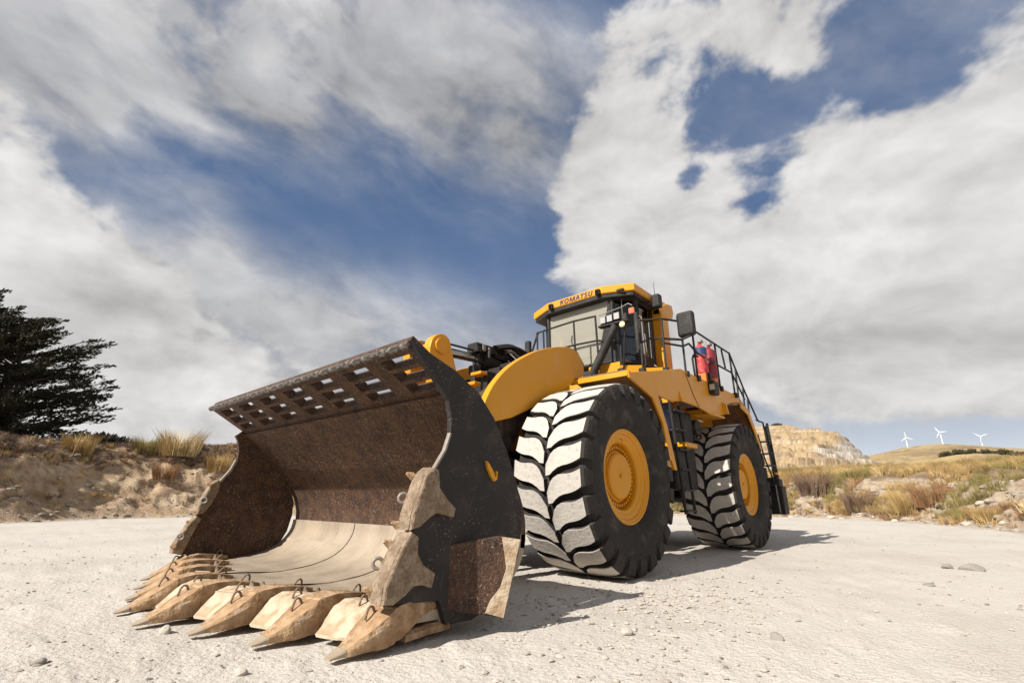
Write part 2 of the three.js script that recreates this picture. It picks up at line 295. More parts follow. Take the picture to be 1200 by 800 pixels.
  M.steelPale = std({ color: tone(0.80), map: tex(256, 0.5, (u, v) => mixc([0.22, 0.19, 0.16], [0.42, 0.38, 0.33], pfbm(u, v, 8, 5, 77))), roughness: 0.55, metalness: 0.3 });
  M.red = std({ color: tone(0.85), map: tex(256, 0.7, (u, v) => mixc([0.52, 0.045, 0.05], [0.60, 0.16, 0.14], sstep(0.5, 0.8, pfbm(u, v, 6, 4, 79)))), roughness: 0.45 });
  M.maroon = std({ color: tone(0.90), map: tex(256, 0.7, (u, v) => mixc([0.24, 0.02, 0.03], [0.30, 0.07, 0.07], sstep(0.5, 0.8, pfbm(u, v, 6, 4, 80)))), roughness: 0.45 });
  M.blue = std({ color: new THREE.Color(0.02, 0.045, 0.13), roughness: 0.5 });
  M.white = std({ color: new THREE.Color(0.7, 0.7, 0.68), roughness: 0.5 });
  M.liner = std({ color: new THREE.Color(0.42, 0.40, 0.36), roughness: 0.9 });
  M.navy = std({ color: new THREE.Color(0.02, 0.015, 0.06), roughness: 0.4 });
  M.orange = std({ color: new THREE.Color(0.62, 0.16, 0.02), roughness: 0.4 });
  M.lens = new THREE.MeshPhysicalMaterial({ color: new THREE.Color(0.50, 0.50, 0.48), roughness: 0.15, metalness: 0.3, clearcoat: 1 });
  M.lensRed = new THREE.MeshPhysicalMaterial({ color: new THREE.Color(0.75, 0.16, 0.09), roughness: 0.2, clearcoat: 1 });
  M.lensAmber = new THREE.MeshPhysicalMaterial({ color: new THREE.Color(0.85, 0.75, 0.42), roughness: 0.2, clearcoat: 1 });
  M.glass = new THREE.MeshPhysicalMaterial({ color: new THREE.Color(0.86, 0.88, 0.84), transmission: 1, thickness: 0, roughness: 0.02, ior: 1.5 });
  M.tint = new THREE.MeshPhysicalMaterial({ color: new THREE.Color(0.20, 0.22, 0.24), transmission: 1, thickness: 0, roughness: 0.02, ior: 1.5 });
}

// ---------------------------------------------------------------- ground: one sheet of crushed pale limestone
const EYE = [5.632, 6.429];
function groundHeight(x, z) {
  const d = Math.hypot(x - EYE[0], z - EYE[1]);
  const clump = Math.max(0, fbm(x * 2.6, 0, z * 2.6, 4) - 0.02);
  return 0.035 * fbm(x * 0.35, 3, z * 0.35, 3) * sstep(1, 8, d) + 0.065 * clump + 0.010 * fbm(x * 7, 0, z * 7, 4) - 0.012;
}
{
  const nr = 300, na = 900, pos = [], idx = [];
  const R = (i) => i === 0 ? 0 : 0.25 * Math.pow(1200 / 0.25, Math.pow(i / nr, 1.0));
  for (let i = 0; i <= nr; i++) for (let j = 0; j < na; j++) {
    const a = j / na * 2 * Math.PI, r = R(i), x = EYE[0] + r * Math.cos(a), z = EYE[1] + r * Math.sin(a);
    pos.push(x, r < 60 ? groundHeight(x, z) : -0.02, z);
  }
  for (let i = 0; i < nr; i++) for (let j = 0; j < na; j++) { const a = i * na + j, b = i * na + (j + 1) % na; idx.push(a, b, a + na, b, b + na, a + na); }
  const g = new THREE.BufferGeometry(); g.setAttribute('position', new THREE.Float32BufferAttribute(pos, 3)); g.setIndex(idx);
  const uv = new Float32Array(pos.length / 3 * 2); for (let i = 0; i < uv.length / 2; i++) { uv[i * 2] = pos[i * 3]; uv[i * 2 + 1] = pos[i * 3 + 2]; }
  g.setAttribute('uv', new THREE.BufferAttribute(uv, 2));
  // patches of coarser, greyer stone over fine dust
  const col = []; for (let i = 0; i < pos.length; i += 3) { const x = pos[i], z = pos[i + 2], s = sstep(-0.1, 0.35, fbm(x * 0.45, 8, z * 0.45, 5)), q = sstep(0.12, 0.4, fbm(x * 1.7, 2, z * 1.7, 4)); const c = mixc(mixc([1.0, 1.0, 1.0], [0.90, 0.89, 0.88], s), [0.84, 0.82, 0.80], q * 0.6); col.push(...c); }
  g.setAttribute('color', new THREE.Float32BufferAttribute(col, 3));
  g.computeVertexNormals();
  if (g.attributes.normal.getY(5000) < 0) { const ix = g.index.array; for (let i = 0; i < ix.length; i += 3) { const t = ix[i]; ix[i] = ix[i + 1]; ix[i + 1] = t; } g.computeVertexNormals(); }
  const grit = tex(1024, 1.9, (u, v) => { let c = mixc([0.60, 0.55, 0.49], [0.70, 0.645, 0.58], pfbm(u, v, 8, 6, 83)); c = mixc(c, [0.40, 0.36, 0.32], 0.9 * sstep(0.70, 0.80, pnoise(u, v, 150, 85)) * sstep(0.42, 0.6, pfbm(u, v, 7, 3, 89))); return mixc(c, [0.70, 0.65, 0.58], 0.6 * sstep(0.78, 0.86, pnoise(u, v, 110, 87))); });
  const m = std({ color: tone(0.78), map: grit, vertexColors: true, roughness: 1, bumpMap: tex(1024, 1.3, (u, v) => 0.75 * pfbm(u, v, 26, 6, 91) + 0.25 * sstep(0.72, 0.9, pnoise(u, v, 110, 93)), false), bumpScale: 0.022 });
  structure(add('ground', g, m, scene), 'pale crushed limestone yard under the loader', 'ground');
}
function rockGeo(seed, detail = 2, sy = 0.7) {
  const g = mergeVertices((() => { const q = new THREE.IcosahedronGeometry(1, detail); q.deleteAttribute('normal'); q.deleteAttribute('uv'); return q; })()), p = g.attributes.position, r = rng(seed), cuts = [];
  for (let i = 0; i < 7; i++) cuts.push([V3(r() - 0.5, r() - 0.5, r() - 0.5).normalize(), 0.55 + r() * 0.3]);
  for (let i = 0; i < p.count; i++) { const v = V3().fromBufferAttribute(p, i).multiplyScalar(1 + 0.25 * fbm(p.getX(i) + seed, p.getY(i), p.getZ(i), 3)); for (const [n, d] of cuts) { const k = v.dot(n) - d; if (k > 0) v.addScaledVector(n, -k * 0.9); } p.setXYZ(i, v.x, v.y * sy, v.z); }
  const o = flat(g); o.computeVertexNormals(); return o;
}
M.stone = std({ color: tone(0.80), map: tex(256, 1, (u, v) => mixc([0.42, 0.37, 0.32], [0.64, 0.58, 0.51], pfbm(u, v, 6, 5, 95))), roughness: 1 });
M.stoneGrey = std({ color: tone(0.72), map: tex(256, 1, (u, v) => mixc([0.26, 0.24, 0.22], [0.46, 0.42, 0.37], pfbm(u, v, 6, 5, 97))), roughness: 1 });
function scatter(name, geo, mat, items, label, category) {     // items: [x, y, z, sx, sy, sz, turn, r, g, b]
  const im = new THREE.InstancedMesh(geo, mat, items.length), o = new THREE.Object3D(), c = new THREE.Color();
  items.forEach((t, i) => { o.position.set(t[0], t[1], t[2]); o.scale.set(t[3], t[4], t[5]); o.rotation.set(0, t[6], 0); o.updateMatrix(); im.setMatrixAt(i, o.matrix); if (t.length > 7) im.setColorAt(i, c.setRGB(t[7], t[8], t[9])); });
  im.name = numbered(name); im.castShadow = im.receiveShadow = true; scene.add(im); return stuff(im, label, category);
}
{
  const r = rng(404), small = [], mid = [];
  for (let i = 0; i < 52000; i++) {
    const a = r() * Math.PI * 2, d = 0.6 + 22 * Math.pow(r(), 1.6), x = EYE[0] + d * Math.cos(a), z = EYE[1] + d * Math.sin(a);
    const dens = sstep(-0.25, 0.4, fbm(x * 0.5, 5, z * 0.5, 4));
    if (r() > 0.15 + dens * 0.85) continue;
    const s = 0.0035 + 0.016 * Math.pow(r(), 3.2), k = r() < 0.3 ? 0.4 + 0.3 * r() : 0.75 + 0.4 * r();
    (r() < 0.5 ? small : mid).push([x, groundHeight(x, z) + s * 0.25, z, s * (0.8 + r() * 0.8), s * (0.6 + r() * 0.5), s * (0.8 + r() * 0.8), r() * 6, k, k * 0.985, k * 0.96]);
  }
  // crumbs pushed up beside the tracks near the shadow of the bucket and by the teeth
  for (let i = 0; i < 1500; i++) { const t = r(), x = 3.0 + 1.3 * (r() + r() + r() - 1.5), z = 2.0 - 1.6 * t + 2.2 * (r() + r() - 1), s = 0.005 + 0.022 * Math.pow(r(), 4), k = 0.85 + 0.3 * r(); mid.push([x, groundHeight(x, z) + s * 0.3, z, s, s * 0.8, s * 1.2, r() * 6, k, k * 0.98, k * 0.95]); }
  scatter('gravel', rockGeo(11, 0, 0.7), M.stone, small, 'fine pale gravel strewn over the yard', 'gravel');
  scatter('gravel', rockGeo(23, 1, 0.65), M.stone, mid, 'loose limestone crumbs scattered over the yard', 'gravel');
  const rocks = [[5.53, -4.17, 0.17, 0.075, 0.11, 0.4, 'grey', 'flat grey rock lying alone on the yard right of the loader'], [5.26, -4.30, 0.12, 0.045, 0.08, 1.2, 'grey', 'low grey stone touching the left side of the larger flat rock'], [5.11, -2.06, 0.09, 0.025, 0.07, 2.0, 'grey', 'thin grey stone slab nearer the camera than the flat rock'], [0.62, 4.97, 0.055, 0.05, 0.05, 0.3, 'pale', 'small white stone lying between two bucket teeth'], [4.35, 1.9, 0.05, 0.035, 0.06, 1, 'grey', 'small grey stone on the bright ground before the front wheel'], [3.42, 2.55, 0.055, 0.04, 0.05, 2, 'pale', 'pale stone among crumbs beside the bucket shadow'], [2.1, 4.95, 0.045, 0.03, 0.04, 0.5, 'pale', 'pale stone in front of the nearest bucket tooth'], [0.9, 5.75, 0.05, 0.03, 0.035, 0.9, 'grey', 'small dark stone on the ground left of the teeth']];
  rocks.forEach(([x, z, sx, sy, sz, t, k, l], i) => { const o = tag(add('rock', rockGeo(60 + i, 2, 1), k === 'grey' ? M.stoneGrey : M.stone, scene), l, 'rock'); o.position.set(x, groundHeight(x, z) + sy * 0.35, z); o.scale.set(sx, sy, sz); o.rotation.y = t; });
}

// ---------------------------------------------------------------- cut bank round the yard: a strip that follows the foot of the slope
const TOE = [[-19.5, 21], [-21.5, 12], [-23.4, 4.6], [-25.3, 1], [-25.0, -2.6], [-23, -9], [-17, -18], [-9, -24.3], [-1.9, -25.8], [3.5, -22.8], [6.9, -16.8], [9.4, -9.5], [12, -1], [13, 8]];
const toe = new THREE.CatmullRomCurve3(TOE.map(([x, z]) => V3(x, 0, z)), false, 'centripetal');
const toeLen = toe.getLength();
// height of the slope [distance out, height], per stretch of bank
const PROF = {
  left: [[-0.6, -0.05], [0, 0.02], [0.8, 0.35], [1.6, 1.15], [2.5, 2.35], [3.2, 3.0], [4.6, 3.5], [7, 3.9], [11, 4.2], [20, 4.0], [45, 2.0]],
  right: [[-0.6, -0.05], [0, 0.02], [0.7, 0.25], [1.6, 0.85], [2.6, 1.55], [3.6, 1.85], [6, 2.15], [12, 2.8], [18, 3.1], [28, 3.4], [60, 3.4]],
};
const at = (P, t) => { if (t <= P[0][0]) return P[0][1]; for (let i = 1; i < P.length; i++) if (t <= P[i][0]) { const k = (t - P[i - 1][0]) / (P[i][0] - P[i - 1][0]); return lerp(P[i - 1][1], P[i][1], k); } return P[P.length - 1][1]; };
const toePts = toe.getSpacedPoints(1200).map((p, i, a) => { const q = a[Math.min(1200, i + 6)], o = a[Math.max(0, i - 6)], t = q.clone().sub(o).normalize(); return { x: p.x, z: p.z, nx: t.z, nz: -t.x, s: i / 1200 }; });
if (toePts[300].nx > 0) toePts.forEach((p) => { p.nx *= -1; p.nz *= -1; });
const SIDE = (s) => sstep(0.45, 0.55, s);                       // 0 on the left bank, 1 on the right
function bankPoint(s, t) {
  const f = clamp(s) * 1200, i = Math.min(1199, Math.floor(f)), k = f - i, a = toePts[i], b = toePts[i + 1];
  const x = lerp(a.x, b.x, k) + lerp(a.nx, b.nx, k) * t, z = lerp(a.z, b.z, k) + lerp(a.nz, b.nz, k) * t, side = SIDE(s);
  const lift = 1 + 0.16 * noise3(s * 34, 2, 0.3) + (side < 0.5 ? 0.10 * sstep(0.22, 0.30, s) : -0.32 * sstep(0.80, 0.88, s));
  const edge = t + (0.35 + 0.5 * side) * fbm(x * 0.55, 1, z * 0.55, 3);
  let y = lerp(at(PROF.left, edge), at(PROF.right, edge), side) * lift;
  const face = sstep(0.1, 1.0, t) * (1 - sstep(3.6, 6.5, t)), top = sstep(3.5, 6, t);
  const rough = 0.42 * ridge(x * 0.55, y * 0.6, z * 0.55, 4) + 0.24 * fbm(x * 1.9, y * 2.2, z * 1.9, 4) + 0.08 * ridge(x * 4.5, y * 4, z * 4.5, 2);
  y += face * rough * (0.95 - 0.2 * side) + top * (0.22 * fbm(x * 0.35, 0, z * 0.35, 3) + 0.10 * fbm(x * 1.4, 0, z * 1.4, 3)) + (1 - sstep(0, 0.8, t)) * 0.03 * fbm(x * 3, 0, z * 3, 3);
  const push = face * 0.5 * fbm(x * 1.3 + 20, y * 1.5, z * 1.3, 3);
  return [x - a.nx * push, y, z - a.nz * push];
}
{
  const ss = [], ts = [-0.6];
  for (let s = 0.01; s < 0.985;) { ss.push(s); const vis = (s > 0.10 && s < 0.34) || (s > 0.57 && s < 0.84); s += (vis ? 0.11 : 0.8) / toeLen; }
  for (let t = -0.3; t < 60;) { ts.push(t); t += t < 5 ? 0.10 : t < 14 ? 0.3 : 2.5; }
  const pos = [], col = [], idx = [], uv = [];
  for (const s of ss) for (const t of ts) {
    const p = bankPoint(s, t), [x, y, z] = p, side = SIDE(s); pos.push(...p); uv.push(s * toeLen, t + y * 0.8);
    const e = t + 0.9 * fbm(x * 0.8, y, z * 0.8, 4), n = fbm(x * 1.1, y * 1.6, z * 1.1, 4), n2 = fbm(x * 4, y * 5, z * 4, 3);
    const soil = mixc(mixc([0.46, 0.32, 0.20], [0.62, 0.48, 0.33], sstep(-0.2, 0.35, n)), [0.22, 0.14, 0.09], sstep(0.02, 0.30, n2) * 0.75);
    const rock = mixc([0.48, 0.40, 0.30], [0.28, 0.22, 0.16], sstep(-0.1, 0.3, n2));
    const turf = mixc([0.21, 0.145, 0.095], [0.35, 0.25, 0.13], sstep(-0.2, 0.3, n));
    let c = mixc(soil, rock, side * 0.65 + 0.2 * sstep(0.1, 0.3, n2));
    const edgeT = lerp(2.7, 2.9, side);
    if (side < 0.5) turf.forEach((v, i) => { turf[i] = v * [0.80, 0.78, 0.86][i]; });
    c = mixc(c, turf, sstep(edgeT - 0.25, edgeT + 0.35, e) * (side > 0.5 ? 1 : 0.95));
    if (side < 0.5) c = mixc(c, [0.13, 0.095, 0.075], sstep(0.0, 0.3, fbm(x * 0.5, 7, z * 0.5, 3)) * sstep(3.2, 4, e) * 0.6);
    if (t < 0.25) c = mixc([0.55, 0.49, 0.42], c, sstep(-0.25, 0.25, t + 0.3 * n));
    col.push(...c);
  }
  const n = ts.length;
  for (let i = 0; i + 1 < ss.length; i++) for (let j = 0; j + 1 < n; j++) { const a = i * n + j; idx.push(a, a + 1, a + n, a + 1, a + n + 1, a + n); }
  const g = new THREE.BufferGeometry(); g.setAttribute('position', new THREE.Float32BufferAttribute(pos, 3)); g.setAttribute('color', new THREE.Float32BufferAttribute(col, 3)); g.setAttribute('uv', new THREE.Float32BufferAttribute(uv, 2)); g.setIndex(idx); g.computeVertexNormals();
  if (g.attributes.normal.getY(Math.floor(ss.length / 2) * n + n - 10) < 0) { for (let i = 0; i < idx.length; i += 3) [idx[i], idx[i + 1]] = [idx[i + 1], idx[i]]; g.setIndex(idx); g.computeVertexNormals(); }
  const m = std({ color: tone(0.80), vertexColors: true, roughness: 1, map: tex(512, 1.5, (u, v) => { const a = 0.72 + 0.45 * pfbm(u, v, 10, 5, 101) - 0.25 * sstep(0.68, 0.78, pfbm(u, v, 26, 3, 103)); return [a, a, a]; }), bumpMap: tex(512, 1.1, (u, v) => pfbm(u, v, 14, 5, 105), false), bumpScale: 0.06, side: THREE.DoubleSide });
  structure(add('hillside', g, m, scene), 'cut bank of tan earth and rock with dry grass round the yard', 'hillside');
}
// ---------------------------------------------------------------- hills further off, right of the loader
function hill(name, label, crest, depth, base, col, seed, rough, shape) {
  // crest: [x, z, height]; the slope falls forward by depth metres to base
  const pos = [], c = [], idx = [], ns = 420, nt = 110, cv = new THREE.CatmullRomCurve3(crest.map(([x, z, h]) => V3(x, h, z)), false, 'centripetal');
  for (let i = 0; i <= ns; i++) { const p = cv.getPoint(i / ns); for (let j = 0; j <= nt; j++) {
    const q = (j - 8) / (nt - 8), t = q * depth, x = p.x, z = p.z + t, fall = q < 0 ? 1 + q * 0.7 : 1 - Math.pow(q, 0.85), sc = rough;
    const y = base + (p.y - base) * fall + sc * (fbm(x / depth * 9, seed, z / depth * 9, 6) * (0.15 + sstep(0, 0.2, q)));
    const yy = shape ? shape(x, y, z, q) : y; pos.push(x, yy, z); c.push(...col(x, yy, z, q));
  } }
  for (let i = 0; i < ns; i++) for (let j = 0; j < nt; j++) { const a = i * (nt + 1) + j, b = a + nt + 1; idx.push(a, a + 1, b, a + 1, b + 1, b); }
  const g = new THREE.BufferGeometry(); g.setAttribute('position', new THREE.Float32BufferAttribute(pos, 3)); g.setAttribute('color', new THREE.Float32BufferAttribute(c, 3)); g.setIndex(idx); g.computeVertexNormals();
  if (g.attributes.normal.getY(210 * 111 + 55) < 0) { for (let i = 0; i < idx.length; i += 3) [idx[i], idx[i + 1]] = [idx[i + 1], idx[i]]; g.setIndex(idx); g.computeVertexNormals(); }
  structure(add(name, g, std({ color: tone(0.80), vertexColors: true, roughness: 1, side: THREE.DoubleSide }), scene), label, 'hill');
}
const ledge = (x, y, z) => { const s = 1.25, n = 0.9 * fbm(x * 0.09, 2, z * 0.05, 4), k = (y + n) / s, f = k - Math.floor(k); return (Math.floor(k) + sstep(0.52, 0.92, f)) * s - n + 0.10 * fbm(x * 0.9, y, z * 0.9, 3); };
const hash2 = (x, y, z) => fbm(x * 1.9, y * 2.4, z * 1.9, 3);
hill('quarry_hill', 'terraced quarry hill of pale rock behind the right bank', [[-90, -105, 12], [-45, -112, 17], [-23, -112, 16.6], [-16, -113, 15.4], [-10.5, -112.5, 13.9], [-8.5, -110, 11.4], [-6.2, -108, 8.8], [-3.5, -108, 6.5], [2, -110, 4.5], [12, -112, 3]], 72, 2.4, (x, y, z, q) => {
  const n = fbm(x * 0.12, y * 0.5, z * 0.12, 4), n2 = hash2(x, y, z), s = 1.25, k = (y + 0.9 * fbm(x * 0.09, 2, z * 0.05, 4)) / s, f = k - Math.floor(k);
  let c = mixc([0.45, 0.33, 0.19], [0.30, 0.20, 0.10], sstep(-0.15, 0.25, n2 + 0.4 * n));
  c = mixc(c, mixc([0.60, 0.51, 0.40], [0.40, 0.31, 0.22], sstep(0.0, 0.35, n2)), sstep(-0.1, 0.2, n + 0.3 * n2) * sstep(0.02, 0.12, f) * (1 - sstep(0.5, 0.7, f)));
  return mixc(c, mixc([0.58, 0.53, 0.46], [0.38, 0.33, 0.27], sstep(0, 0.3, n2)), sstep(-11, -8.5, x + 4 * n) * sstep(6, 8, y + 2 * n2) * 0.95); }, 3, 2.2, ledge);
hill('far_hill', 'far grassy ridge under the wind turbines', [[-260, -760, 30], [-120, -790, 40], [-75, -800, 54], [-35, -800, 63], [0, -800, 65.5], [50, -800, 58], [95, -790, 51], [170, -760, 40], [320, -700, 20]], 520, 3, (x, y, z) => { const n = fbm(x * 0.012, y * 0.05, z * 0.012, 5), n2 = fbm(x * 0.09, y * 0.1, z * 0.09, 4); return mixc(mixc([0.42, 0.31, 0.16], [0.27, 0.19, 0.10], sstep(-0.2, 0.2, n)), [0.17, 0.13, 0.07], sstep(0.05, 0.35, n2) * 0.7); }, 9, 14);
hill('middle_hill', 'low straw coloured slope between the right bank and the far ridge', [[-40, -175, 6], [-5, -165, 10.2], [6, -160, 12.2], [14, -156, 11.4], [24, -152, 9.6], [45, -140, 6.5], [80, -120, 4]], 105, 2.2, (x, y, z) => { const n = fbm(x * 0.07, y * 0.4, z * 0.07, 4), n2 = fbm(x * 0.5, y, z * 0.5, 4); return mixc(mixc([0.46, 0.34, 0.16], [0.26, 0.17, 0.08], sstep(-0.15, 0.25, n + 0.5 * n2)), [0.56, 0.49, 0.38], sstep(0.12, 0.3, n2) * sstep(0, 0.2, n) * 0.8); }, 15, 2);

// ---------------------------------------------------------------- plants
function onBank(x, z) {     // the bank's surface above or near (x, z)
  let best = 1e9, s = 0, t = 0;
  for (let i = 0; i <= 1200; i += 3) { const p = toePts[i], dx = x - p.x, dz = z - p.z, d = dx * dx + dz * dz; if (d < best) { best = d; s = p.s; t = dx * p.nx + dz * p.nz; } }
  return bankPoint(s, t);
}
function tussock(seed, blades, spread, lean, width) {
  const r = rng(seed), pos = [], idx = [];
  for (let i = 0; i < blades; i++) {
    const a = r() * 6.283, b = a + (r() - 0.5) * 1.2, rad = spread * Math.sqrt(r()) * 0.45, h = 0.55 + 0.45 * r(), out = lean * (0.25 + r()) * h, w = width * (0.6 + 0.8 * r());
    const x0 = rad * Math.cos(a), z0 = rad * Math.sin(a), px = -Math.sin(b + 1.2) * w, pz = Math.cos(b + 1.2) * w, o = pos.length / 3, m = 0.55;
    const xm = x0 + Math.cos(b) * out * 0.35, zm = z0 + Math.sin(b) * out * 0.35, xt = x0 + Math.cos(b) * out, zt = z0 + Math.sin(b) * out;
    pos.push(x0 - px, -0.08, z0 - pz, x0 + px, -0.08, z0 + pz, xm - px * 0.75, h * m, zm - pz * 0.75, xm + px * 0.75, h * m, zm + pz * 0.75, xt, h * (1 - 0.25 * lean * r()), zt);
    idx.push(o, o + 1, o + 2, o + 1, o + 3, o + 2, o + 2, o + 3, o + 4);
  }
  const g = new THREE.BufferGeometry(); g.setAttribute('position', new THREE.Float32BufferAttribute(pos, 3)); g.setIndex(idx); g.computeVertexNormals(); return g;
}
const TUS = [tussock(1, 60, 0.9, 0.75, 0.016), tussock(2, 46, 1.1, 0.55, 0.02), tussock(3, 80, 0.8, 0.95, 0.013)];
M.grass = std({ color: tone(0.82), roughness: 0.9, side: THREE.DoubleSide });
const STRAW = [0.46, 0.31, 0.12], OLIVE = [0.27, 0.215, 0.07], BROWN = [0.20, 0.125, 0.08], RUSSET = [0.33, 0.18, 0.08], PALE = [0.56, 0.42, 0.20];
{
  const r = rng(909), L = [[], [], []];
  const put = (s, t, h, c) => { const p = bankPoint(s, t), k = 0.75 + 0.5 * r(), w = h * (0.8 + 0.5 * r()); L[Math.floor(r() * 3)].push([p[0], p[1] - 0.02, p[2], w, h * (0.8 + 0.4 * r()), w, r() * 6.28, c[0] * k, c[1] * k, c[2] * k]); };
  // left: low heath and dry grass on top of the cut, a few tufts hanging on the face
  for (let i = 0; i < 5600; i++) { const s = 0.08 + 0.30 * r(), t = 2.5 + 10 * Math.pow(r(), 1.5), q = r(); put(s, t, 0.14 + 0.28 * r() * r(), q < 0.16 ? STRAW : q < 0.5 ? BROWN : q < 0.72 ? RUSSET : [0.12, 0.08, 0.07]); }
  for (let i = 0; i < 260; i++) { const s = 0.08 + 0.30 * r(), t = 0.7 + 2.4 * r(); put(s, t, 0.12 + 0.2 * r(), r() < 0.5 ? STRAW : BROWN); }
  // right: rank dry grass in bands over broken rock
  for (let i = 0; i < 12000; i++) {
    const s = 0.52 + 0.34 * r(), t = 0.5 + 46 * Math.pow(r(), 1.6), p = toePts[Math.floor(s * 1200)], x = p.x + p.nx * t, z = p.z + p.nz * t;
    const bare = fbm(x * 0.35, 4, z * 0.35, 3); if (t < 3.8 && bare + 0.25 * (r() - 0.5) > -0.05) continue;
    const q = fbm(x * 0.16, 6, z * 0.16, 3) + 0.25 * (r() - 0.5); put(s, t, (t < 3.5 ? 0.22 + 0.35 * r() : 0.30 + 0.45 * r()), q < -0.12 ? OLIVE : q < 0.0 ? STRAW : q < 0.1 ? RUSSET : q < 0.2 ? PALE : STRAW);
  }
  // along the foot of the right bank
  for (let i = 0; i < 420; i++) { const s = 0.54 + 0.30 * r(), q = r(); if (fbm(s * 60, 3, 3, 2) < -0.12) continue; put(s, 0.15 + 0.9 * r(), 0.18 + 0.4 * r() * r(), q < 0.4 ? RUSSET : q < 0.7 ? STRAW : BROWN); }
  L.forEach((it, i) => scatter('dry_grass', TUS[i], M.grass, it, ['wispy dry grass and heath covering the banks', 'coarse straw coloured grass covering the banks', 'fine drooping grass covering the banks'][i], 'grass'));
  // rubble lying against the cut faces
  const rub = [];
  for (let i = 0; i < 1500; i++) { const right = r() < 0.6, s = right ? 0.54 + 0.30 * r() : 0.08 + 0.28 * r(), t = 3.2 * Math.pow(r(), 1.6), p = bankPoint(s, t), z = 0.03 + (right ? 0.15 : 0.12) * Math.pow(r(), 4), k = right ? 0.6 + 0.5 * r() : 0.45 + 0.4 * r(); rub.push([p[0], p[1], p[2], z * (0.8 + r()), z * 0.9, z * (0.8 + r()), r() * 6, k, k * 0.95, k * 0.88]); }
  scatter('rubble', rockGeo(31, 1, 0.8), M.stone, rub, 'broken stones lying on the faces of the cut banks', 'rubble');
  // tufts that stand out one by one
  const big = [[-28.2, -2.35, 1.75, PALE, 'tall straw coloured tussock, highest on the left bank', 'left'], [-29.0, -0.95, 1.15, OLIVE, 'olive tussock on the left bank crest, second highest', 'left'], [-28.4, 2.4, 1.2, STRAW, 'straw tussock below the dark tree on the left bank', 'left'], [-27.2, -1.5, 1.0, RUSSET, 'russet tussock at the edge of the left cut face', 'left'], [-27.0, -4.0, 1.1, STRAW, 'straw tussock on the left bank next to the bucket edge', 'left'], [4.6, -23.0, 1.25, RUSSET, 'tall russet reeds at the foot of the right bank', 'right'], [3.7, -23.8, 1.1, STRAW, 'straw reeds beside the russet reeds at the right bank foot', 'right'], [-0.9, -27.6, 1.5, BROWN, 'brown bush by the rear ladder on the right bank', 'right'], [1.6, -25.3, 1.2, BROWN, 'dark brown bush in the hollow of the right bank', 'right'], [6.2, -19.2, 0.6, STRAW, 'low straw tuft at the right end of the bank foot', 'right']];
  big.forEach(([x, z, h, c, label], i) => { const p = onBank(x, z), m = std({ color: new THREE.Color(...c).multiplyScalar(0.82), roughness: 0.9, side: THREE.DoubleSide }), o = tag(add('grass_tussock', tussock(50 + i, 520, 0.95, 0.38, 0.007), m, scene), label, 'grass'); o.position.set(p[0], p[1] - 0.05, p[2]); o.scale.set(h * 1.25, h, h * 1.25); });
}
function leafCloud(seed, n, put, size, aspect) {   // n small leaf sprays; put() gives [x, y, z, dx, dy, dz]
  const r = rng(seed), pos = [], nor = [], d = V3(), u = V3(), w = V3();
  for (let i = 0; i < n; i++) {
    const q = put(r); if (!q) continue;
    d.set(q[3], q[4], q[5]).normalize(); u.set(r() - 0.5, r() - 0.5, r() - 0.5).cross(d).normalize(); const l = size * (0.55 + 0.9 * r()), b = l * aspect; w.copy(d).cross(u);
    const A = [q[0], q[1], q[2]], T = [q[0] + d.x * l, q[1] + d.y * l, q[2] + d.z * l], Lx = [q[0] + d.x * l * 0.45 + u.x * b, q[1] + d.y * l * 0.45 + u.y * b, q[2] + d.z * l * 0.45 + u.z * b], Rx = [q[0] + d.x * l * 0.45 - u.x * b + w.x * b * 0.4, q[1] + d.y * l * 0.45 - u.y * b + w.y * b * 0.4, q[2] + d.z * l * 0.45 - u.z * b + w.z * b * 0.4];
    pos.push(...A, ...Lx, ...T, ...A, ...T, ...Rx);
  }
  const g = new THREE.BufferGeometry(); g.setAttribute('position', new THREE.Float32BufferAttribute(pos, 3)); g.computeVertexNormals(); return g;
}
